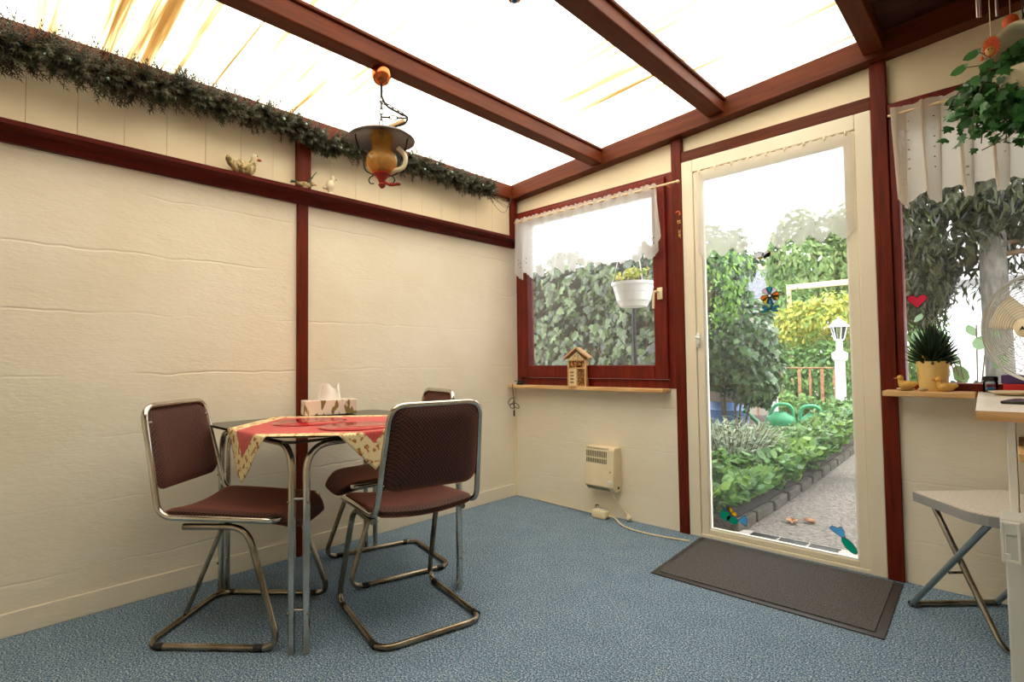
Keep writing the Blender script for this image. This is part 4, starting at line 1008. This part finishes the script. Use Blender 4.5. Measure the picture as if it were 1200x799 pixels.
LM = {}
LM['ivy'] = leafmat('ivy_leaf', rgb(34, 60, 32), rgb(96, 128, 76), .22, .3); LM['wallivy'] = leafmat('wall_ivy_leaf', rgb(16, 28, 13), rgb(88, 106, 62), .12, .28)
LM['bright'] = leafmat('fresh_leaf', rgb(70, 116, 42), rgb(142, 176, 78), .4)
LM['mid'] = leafmat('mid_leaf', rgb(58, 100, 46), rgb(128, 168, 84), .35)
LM['yellow'] = leafmat('yellow_leaf', rgb(108, 140, 50), rgb(206, 194, 76), .35)
LM['pale'] = leafmat('pale_leaf', rgb(92, 128, 62), rgb(158, 176, 106), .4)
LM['grey'] = leafmat('grey_green_leaf', rgb(104, 124, 92), rgb(160, 172, 140), .3)
LM['dark'] = leafmat('dark_conifer', rgb(22, 28, 14), rgb(76, 80, 42), .15)
def shrub(name, label, cat, loc, crowns, mkey, n, size, shape=DIA, stem_r=.04, group=None, lump=.35, seed=0):
    t = thing(name, label, cat, loc, 0, group); b = B()
    tot = sum(max(c[1]) if not isinstance(c[1], (int, float)) else c[1] for c in crowns)
    for i, (c, r) in enumerate(crowns):
        k = (max(r) if not isinstance(r, (int, float)) else r)/tot; crown(b, c, r, int(n*k), size, shape, lump, seed+i)
    o = b.build('foliage', LM[mkey], t, smooth=False, recalc=False); o['kind'] = 'stuff'
    s = B()
    for (c, r) in crowns:
        c = V(c); s.tube([V((c.x*.3, c.y*.3, 0)), V((c.x*.6, c.y*.6, c.z*.5)), c], [stem_r, stem_r*.7, stem_r*.3], 8)
        for k in range(5): s.tube([c*.7, c+rv(.5)*(.6*(max(r) if not isinstance(r, (int, float)) else r))], [stem_r*.4, .005], 6)
    s.build('stem', 'stem', t); return t

# ivy covered wall behind the left window
b = B(); b.bx(-3.2, .62, 1.5, 1.6, GZ, 1.95); struct(b.build('wall_garden', mat('grey_fence', rgb(58, 54, 46), .9, c2=rgb(40, 38, 32), nscale=6), smooth=False), 'grey garden wall hidden behind ivy outside the left window', 'wall')
t = thing('wall_ivy', 'dense dark ivy covering the garden wall outside the left window', 'ivy', (-.9, 1.46, GZ)); b = B()
for k in range(2600):
    x = random.uniform(-1.6, 1.5); z = random.uniform(0, 2.02+.10*math.sin(x*5)); bulge = .16*noise.noise(V((x*2.2, z*2.2, 0)))+random.uniform(0, .10)
    leaf(b, V((x, -.08-abs(bulge), z)), (V((0, -1, .25))+rv(.55)).normalized(), V((0, 0, -1))+rv(.6), random.uniform(.05, .125), IVY)
o = b.build('foliage', LM['wallivy'], t, smooth=False, recalc=False); o['kind'] = 'stuff'
b = B()
for k in range(14):
    x = -1.5+.22*k; pts = [V((x+.05*math.sin(i*1.3+k), .015, .2*i)) for i in range(10)]; b.tube(pts, .006, 6)
b.build('stem', 'stem', t)
b = B(); b.tube([(0, 0, 0), (0, 0, 1.55)], .018, 10); o = b.build('garden_pole', 'iron'); o.location = (.325, 1.18, GZ); tag(o, 'thin dark pole standing before the ivy outside the left window', 'pole')
shrub('garden_shrub', 'light green leafy shrub above the ivy at the window corner', 'shrub', (.30, 2.6, GZ), [((0, 0, 1.9), (.55, .4, .55)), ((-.5, .2, 1.7), (.4, .3, .4))], 'bright', 1500, .07, seed=9)
# hanging pot outside
t = thing('hanging_flower_pot', 'white hanging flower pot with small plants outside the left window', 'plant pot', (.775, .42, 1.375))
b = B(); b.lathe([(0, 0), (.095, 0), (.10, .01), (.115, .04), (.118, .042), (.130, .10), (.133, .102), (.143, .150), (.155, .152), (.155, .172), (.145, .172), (.130, .13), (.10, .02), (0, .015)], 36); b.build('pot', 'white', t)
b = B(); b.lathe([(0, .14), (.137, .145), (0, .155)], 20); b.build('soil', 'soil', t)
b = B(); s = B()
for k in range(34):
    a = random.uniform(0, 2*PI); r_ = random.uniform(.02, .13); p = V((r_*math.cos(a), r_*math.sin(a), .16)); q = p+V((random.uniform(-.03, .03), random.uniform(-.03, .03), random.uniform(.03, .11))); s.tube([p, q], .002, 5)
    for j in range(5): leaf(b, q+rv(.022), (V((0, -.4, .8))+rv(.8)).normalized(), V((0, 0, 1))+rv(.8), random.uniform(.025, .045), OVAL)
o = b.build('leaves', LM['yellow'], t, smooth=False, recalc=False); o['kind'] = 'stuff'; s.build('stems', 'stem', t)
b = B()
for a in (90, 215, 325): b.tube([(.148*math.cos(math.radians(a)), .148*math.sin(math.radians(a)), .168), (0, 0, .72)], .0025, 6)
b.tube(fillet([(0, 0, .71), (0, 0, .75), (0, -.30, .78)], .02), .004, 6); b.build('hanger', 'white', t)

# door view
shrub('ivy_bush', 'large leafy ivy bush growing over a frame at the left of the path', 'shrub', (.36, 3.25, GZ), [((.05, 0, 1.25), (.46, .42, .52)), ((-.25, .1, 2.05), (.5, .4, .55)), ((.1, .1, .95), (.40, .3, .34)), ((.25, .0, .75), (.26, .2, .24)), ((-.2, .0, 1.0), (.42, .3, .3))], 'ivy', 4600, .085, IVY, .018, seed=2)
t = thing('water_butt', 'blue plastic water butt half hidden behind the ivy bush', 'water butt', (-.12, 4.3, GZ+.07))
b = B(); b.lathe([(0, 0), (.24, 0), (.26, .02), (.27, .28), (.285, .30), (.27, .32), (.27, .60), (.285, .62), (.26, .68), (.24, .68), (.24, .6), (0, .6)], 32); b.build('barrel', mat('blue_plastic', rgb(86, 124, 178), .45), t)
b = B(); b.bx(-.32, .36, -.40, -.30, .42, .86, .01); b.build('board', mat('grey_brown_board', rgb(124, 106, 92), .8, c2=rgb(96, 80, 70), nscale=5), t, smooth=False)
t = thing('downpipe', 'pale grey pipe standing behind the ivy bush', 'pipe', (.20, 5.2, GZ)); b = B(); b.tube([(0, 0, 0), (0, 0, 1.22)], .045, 12); b.build('pipe', 'white', t); b = B(); b.tube([(0, 0, 1.22), (0, 0, 1.30)], .062, 12); b.build('collar', 'bluesteel', t)
def fern(loc, n, L_, label, seed):
    t = thing('fern', label, 'fern', loc); b = B(); s = B(); random.seed(seed)
    for k in range(n):
        a = 2*PI*k/n+random.uniform(-.2, .2); up = random.uniform(.7, 1.25); pts = []
        for i in range(11):
            f = i/10; r_ = L_*math.sin(f*1.25)*.75; pts.append(V((r_*math.cos(a), r_*math.sin(a), L_*up*math.sin(f*2.0)*.8)))
        s.tube(pts, [.005*(1-i/12) for i in range(11)], 5)
        for i in range(1, 11):
            d = (pts[i]-pts[i-1]).normalized(); sd = d.cross(V((0, 0, 1))).normalized(); ln = .11*math.sin(PI*(.12+.86*i/10))*L_/.5
            for q in (0, .5):
                for g in (-1, 1): leaf(b, pts[i-1].lerp(pts[i], q)+sd*g*ln*.5, V((0, 0, 1))+rv(.2), sd*g+d*.4, ln, LONG)
    o = b.build('fronds', LM['bright'], t, smooth=False, recalc=False); s.build('stems', 'stem', t)
fern((.80, 2.15, GZ+.07), 13, .50, 'tall bright green fern behind the grey green clump', 3)
fern((1.22, 1.05, GZ+.07), 10, .27, 'small fern at the foot of the bed near the door', 5)
def tuft(loc, n, h, spread, mkey, label, name, seed, size=.05, shape=LONG, group=None):
    t = thing(name, label, 'plant', loc, 0, group); b = B(); s = B(); random.seed(seed)
    for k in range(n):
        a = random.uniform(0, 2*PI); r_ = spread*math.sqrt(random.random()); p = V((r_*math.cos(a)*.35, r_*math.sin(a)*.35, 0)); hh = h*random.uniform(.55, 1.05); q = V((r_*math.cos(a), r_*math.sin(a), hh)); mid = p.lerp(q, .5)+V((0, 0, hh*.15))
        s.tube([p, mid, q], .0022, 4)
        for j in range(9): leaf(b, p.lerp(mid, random.random()) if j < 2 else mid.lerp(q, random.random())+rv(.02), (V((0, -.3, 1))+rv(.8)).normalized(), (q-mid).normalized()+rv(.7), size*random.uniform(.7, 1.3), shape)
    o = b.build('leaves', LM[mkey], t, smooth=False, recalc=False); o['kind'] = 'stuff'; s.build('stems', 'stem', t); return t
tuft((1.06, 1.42, GZ+.07), 260, .46, .40, 'grey', 'bushy grey green clump of fine leaved stems near the door', 'lavender', 11, .07, LONG)
i = 0
for x, y_, h in ((1.30, 1.05, .24), (1.10, .95, .30), (1.34, 1.35, .28), (1.36, 1.75, .30), (1.34, 2.3, .30), (1.30, 2.8, .32), (1.28, 3.4, .34), (1.22, 4.0, .36), (1.28, 1.55, .24), (1.25, 2.0, .28), (1.20, 2.55, .30), (1.15, 3.1, .30), (1.18, 3.6, .30), (1.10, 4.3, .34), (1.05, 5.0, .36), (.90, 2.9, .17), (.60, 2.7, .20), (.8, 3.4, .13), (.55, 3.5, .13), (.95, .55, .34), (1.10, .48, .30), (1.25, .50, .20), (1.30, .75, .22), (.7, 5.2, .4), (.35, 5.6, .45), (.0, 6.0, .45), (.95, 5.8, .4)):
    tuft((x, y_, GZ+.07), 62, h, .25, 'mid' if i % 3 else 'bright', 'low broad leaved green plant in the bed beside the path', 'garden_plant', 20+i, .078, OVAL, 'low plants filling the bed along the path'); i += 1
tuft((1.12, .62, GZ+.07), 34, .22, .16, 'bright', 'small bright leafed plant just outside the door, lower left', 'garden_plant', 61, .06, OVAL)
random.seed(99)
def watering_can(loc, rz, label, sc_=1.0, two=False):
    t = thing('watering_can', label, 'watering can', loc, rz, 'green watering cans in the bed'); cm = mat('green_plastic', rgb(60, 160, 108), .35); cd = mat('dark_green_plastic', rgb(44, 128, 92), .35)
    b = B(); mm = Matrix.Diagonal((1.25, .8, 1)); b.lathe([(0, 0), (.105, 0), (.112, .02), (.115, .15), (.100, .20), (.05, .235), (.045, .25), (.035, .25), (.04, .23), (0, .22)], 28, (0, 0, 0), mm); b.build('body', cm, t)
    b = B(); b.tube(fillet([(-.115, 0, .19), (-.10, 0, .32), (.04, 0, .33), (.10, 0, .20)], .06, 8), .016, 10); b.build('handle', cm, t)
    b = B(); b.tube([(.12, 0, .05), (.20, 0, .13), (.30, 0, .24)], [.03, .022, .016], 12); b.lathe([(.016, 0), (.036, .035), (.036, .042), (0, .046)], 16, (.295, 0, .235), Matrix.Rotation(math.radians(50), 3, 'Y')); b.build('spout', cd, t); t.scale = (1.25, 1.25, 1.25)
watering_can((.60, 4.12, GZ+.0712), math.radians(200), 'pale green watering can, left of the two in the bed')
watering_can((.98, 4.05, GZ+.0712), math.radians(28), 'dark green watering can with raised spout, right of the two')
t = thing('garden_lamp', 'white lantern on a white post beside the garden path', 'lamp', (.795, 6.3, GZ))
b = B(); b.lathe([(0, 0), (.11, 0), (.11, .05), (.075, .07), (.07, .10), (.066, .98), (.085, 1.0), (.105, 1.03), (.105, 1.10), (.08, 1.12), (.045, 1.14), (.040, 1.28), (.06, 1.30), (0, 1.31)], 24); b.build('post', 'white', t)
b = B(); b.lathe([(.062, 1.31), (.105, 1.50), (.103, 1.50), (.060, 1.312)], 6, closed=True); b.build('lantern_glass', 'jarglass', t)
b = B()
for k in range(6):
    a = 2*PI*k/6; b.tube([(.064*math.cos(a), .064*math.sin(a), 1.31), (.107*math.cos(a), .107*math.sin(a), 1.50)], .008, 6)
b.lathe([(0, 1.30), (.07, 1.30), (.07, 1.315), (0, 1.315)], 6); b.build('lantern_cage', 'white', t)
b = B(); b.lathe([(.155, 1.50), (.15, 1.512), (.11, 1.54), (.07, 1.585), (.03, 1.61), (.016, 1.62), (.02, 1.64), (0, 1.66)], 12); b.lathe([(0, 1.498), (.155, 1.50)], 12); b.build('lantern_roof', 'white', t)
t = thing('rusty_fence', 'rusty iron fence with thin top rail behind the bed', 'fence', (.1, 7.0, GZ)); rust = mat('rust', rgb(176, 130, 90), .8, c2=rgb(128, 86, 58), nscale=20)
b = B(); b.tube([(-1.4, 0, .87), (.62, 0, .87)], .012, 8); b.tube([(-1.4, 0, .2), (.62, 0, .2)], .012, 8); b.build('rail', rust, t)
for x, w_ in ((-.52, .012), (-.34, .012), (-.06, .024), (.10, .016), (.28, .024), (.46, .013), (-.75, .016), (-1.0, .016)):
    b = B(); b.bx(x-w_, x+w_, -.012, .012, 0, .85, .004)
    if w_ in (.016, .013): b.ell((x, 0, .66), (.03, .02, .09), 10)
    b.build('bar', rust, t)
shrub('garden_shrub', 'bright yellow green bush behind the lantern post', 'shrub', (.05, 8.0, GZ), [((.25, 0, 1.75), (.62, .5, .42)), ((-.30, .1, 1.65), (.40, .4, .42))], 'yellow', 2600, .085, OVAL, seed=4)
shrub('garden_shrub', 'dull green bush right behind the bars of the iron fence', 'shrub', (.15, 7.55, GZ), [((.1, 0, .75), (.62, .3, .62)), ((-.5, 0, .7), (.5, .3, .62))], 'mid', 2600, .085, OVAL, seed=14)
shrub('garden_shrub', 'mid green bush in the centre behind the iron fence', 'shrub', (-1.2, 9.5, GZ), [((0, 0, .95), (.8, .5, .8)), ((.28, .2, 2.15), (.55, .5, .6)), ((.9, .3, .7), (.6, .4, .6))], 'mid', 3000, .09, seed=6)
shrub('garden_tree', 'tall pale green bamboo like thicket at the back of the garden', 'tree', (-.2, 11.2, GZ), [((-.70, 0, 3.2), (.95, .7, 1.3)), ((.75, .2, 3.1), (1.1, .8, 1.6)), ((-.2, .2, 1.2), (1.2, .6, 1.0))], 'pale', 10000, .20, DIA, .06, seed=7)
shrub('garden_tree', 'dark green trees closing the far left of the garden', 'tree', (-3.0, 9.8, GZ), [((0, 0, 1.6), (1.2, .8, 1.5)), ((1.2, .3, 1.0), (.7, .6, .9)), ((.75, .2, 3.3), (.5, .5, .75))], 'mid', 4200, .14, seed=8)
shrub('garden_shrub', 'dark green hedge behind the lantern post at the right', 'shrub', (1.55, 8.9, GZ), [((-.1, 0, .8), (.55, .4, .9)), ((-.1, .1, 1.7), (.5, .4, .9))], 'mid', 2600, .09, seed=12)
t = thing('garden_shed', 'distant shed with grey slate roof and pale eave beam', 'shed', (-2.4, 12.6, GZ))
b = B(); b.bx(-1.3, .9, .3, 2.2, 0, 3.0); b.build('wall', mat('shed_wall', rgb(180, 170, 156), .9), t, smooth=False)
b = B(); mm = Matrix(((1, 0, 0, 0), (0, .78, -.6, 0), (0, .62, .78, 2.75), (0, 0, 0, 1))); b.prism([(-1.5, -.2), (1.0, -.2), (.6, 2.0), (-1.2, 2.0)], .08, mm); b.build('roof', mat('slate', rgb(120, 122, 132), .7, c2=rgb(92, 92, 104), nscale=14), t, smooth=False)
b = B(); b.bx(-1.4, .62, -.30, -.16, 3.45, 3.62, .02); b.build('eave_beam', 'pinelight', t, smooth=False)
b = B(); b.bx(-.62, .62, -.05, .05, 0, .11, .01); o = b.build('fence_beam', 'pinelight'); o.location = (-.2, 9.45, 2.44); tag(o, 'pale horizontal timber beam above the yellow bush', 'beam')
b = B(); 
for x in (-.58, .58): b.bx(x-.04, x+.04, -.04, .04, -2.49, -.0005, .005)
q = b.build('post', 'pinelight', o, smooth=False)

# right window view
t = thing('conifer_tree', 'dark conifer tree with grey trunk outside the right window', 'tree', (2.665, 1.75, GZ))
b = B(); b.tube([(0, 0, 0), (.005, 0, .8), (-.01, .02, 1.6), (.02, .03, 3.2)], [.085, .075, .07, .05], 14); b.build('trunk', mat('grey_bark', rgb(116, 112, 104), .9, c2=rgb(84, 80, 72), nscale=14, stretch=(3, 3, 1), bump=.6, bscale=20, bdist=.01), t)
b = B()
for i, (c, r) in enumerate((((-.26, .25, 2.05), (.46, .4, .62)), ((.35, .2, 2.1), (.6, .4, .62)), ((.15, .5, 2.8), (.8, .5, .6)), ((.9, .1, 1.9), (.5, .4, .6)), ((-.10, -.15, 2.25), (.42, .25, .5)), ((.48, .35, 1.45), (.30, .3, .5)), ((-.42, .2, 1.6), (.22, .25, .36)))):
    crown(b, c, r, 1500, .085, LONG, .4, i+30); crown(b, c, [x*.8 for x in r], 900, .10, DIA, .35, i+40)
o = b.build('foliage', LM['dark'], t, smooth=False, recalc=False); o['kind'] = 'stuff'
s = B()
for k in range(14):
    a = 2*PI*k/14; s.tube([(0, 0, 1.7+.07*k), (.6*math.cos(a), .3*math.sin(a)+.1, 1.75+.08*k)], [.02, .004], 6)
s.build('branches', 'stem', t)
shrub('garden_shrub', 'green leafy shrub outside the right window behind the succulent', 'shrub', (2.05, 2.6, GZ), [((0, 0, 1.05), (.24, .3, .6)), ((.0, .1, .6), (.3, .3, .5))], 'mid', 2200, .07, seed=15)
t = thing('broad_leaf_branch', 'sapling with large green leaves against the bright gap', 'plant', (2.56, 1.05, GZ)); b = B(); s = B()
for x0, x1, z1 in ((0, -.10, 1.12), (.02, .03, 1.22), (0, -.05, 1.02), (0, -.16, 1.25), (.02, .06, 1.05)):
    path = fillet([(x0, 0, 0), (x0, .0, .7), (x1, -.02, z1)], .15, 8); s.tube(path, .004, 5)
    for k in range(18): leaf(b, path[-1-k//2]+rv(.08), (V((0, -1, .3))+rv(.5)).normalized(), V((.3, 0, -1))+rv(.7), random.uniform(.05, .12), OVAL)
b.build('leaves', LM['ivy'], t, smooth=False, recalc=False); s.build('stems', 'stem', t)
t = thing('white_house', 'bright white house wall beyond the right window', 'building', (4.2, 7.6, GZ))
b = B(); b.bx(-2.2, 2.0, 0, 3, 0, 2.3); b.build('wall', mat('white_render', rgb(246, 246, 246), .9), t, smooth=False)
b = B(); mm = Matrix(((1, 0, 0, 0), (0, .87, -.5, 0), (0, .5, .87, 2.2), (0, 0, 0, 1))); b.prism([(-2.3, -.25), (2.2, -.25), (2.2, 2), (-2.3, 2)], .1, mm); b.build('roof', mat('grey_tiles', rgb(150, 146, 144), .8), t, smooth=False)
b = B(); framebox(b, .4, 1.3, .9, 1.9, .07, -.02, .02); f = b.build('window', 'white', t, smooth=False); b = B(); b.bx(.47, 1.23, -.004, .004, .97, 1.83); b.build('pane', mat('far_glass', rgb(150, 166, 180), .1), f, smooth=False)
# fallen leaves on the path
lf = mat('dry_leaf', rgb(190, 140, 92), .8, c2=rgb(140, 90, 56), nscale=30)
for x, y_, s_, a, lab in ((1.677, .76, .07, .3, 'dry tan leaf lying on the gravel outside, left of two'), (1.76, .83, .06, 1.2, 'dry brown leaf lying on the gravel outside, right of two')):
    b = B(); b.grid(lambda u, v: V(((u-.5)*s_*math.sin(PI*(.1+.8*v)), (v-.5)*s_*1.3, .006+.016*abs(u-.5)*2+.01*(v-.5)**2)), 8, 8); o = b.build('fallen_leaf', lf); o.location = (x, y_, GZ); o.rotation_euler = (0, 0, a); tag(o, lab, 'leaf', 'fallen leaves on the path'); k_ = o.modifiers.new('thick', 'SOLIDIFY'); k_.thickness = .002

# ================================================================== LIGHT, CAMERA
w = bpy.data.worlds.new('overcast_sky'); sc.world = w; w.use_nodes = True
bg = w.node_tree.nodes['Background']; bg.inputs['Color'].default_value = (.93, .97, 1.0, 1); bg.inputs['Strength'].default_value = 3.5
sun = bpy.data.lights.new('sun', 'SUN'); sun.energy = 1.6; sun.angle = math.radians(25); sun.color = (1, .96, .88)
so = bpy.data.objects.new('sun', sun); col.objects.link(so); so.rotation_euler = (math.radians(-28), math.radians(22), 0)

cam = bpy.data.cameras.new('camera'); co = bpy.data.objects.new('camera', cam); col.objects.link(co)
cam.sensor_width = 36; cam.lens = 36*626.02/1200; cam.clip_start = .05
yaw, pitch, roll = -.759412, .0374637, -.0128506
f = V((math.sin(yaw)*math.cos(pitch), math.cos(yaw)*math.cos(pitch), math.sin(pitch)))
r0 = V((math.cos(yaw), -math.sin(yaw), 0)); u0 = r0.cross(f)
r_ = r0*math.cos(roll)+u0*math.sin(roll); u_ = u0*math.cos(roll)-r0*math.sin(roll)
m = Matrix((r_, u_, -f)).transposed().to_4x4(); m.translation = V((2.76094, -2.93710, 1.0)); co.matrix_world = m
sc.camera = co
vs = sc.view_settings; vs.view_transform = 'Standard'; vs.look = 'None'; vs.gamma = 1; vs.use_curve_mapping = False; vs.exposure = .68
sc.cycles.use_denoising = True
sc.cycles.max_bounces = 12; sc.cycles.diffuse_bounces = 6; sc.cycles.transparent_max_bounces = 16; sc.cycles.sample_clamp_indirect = 8
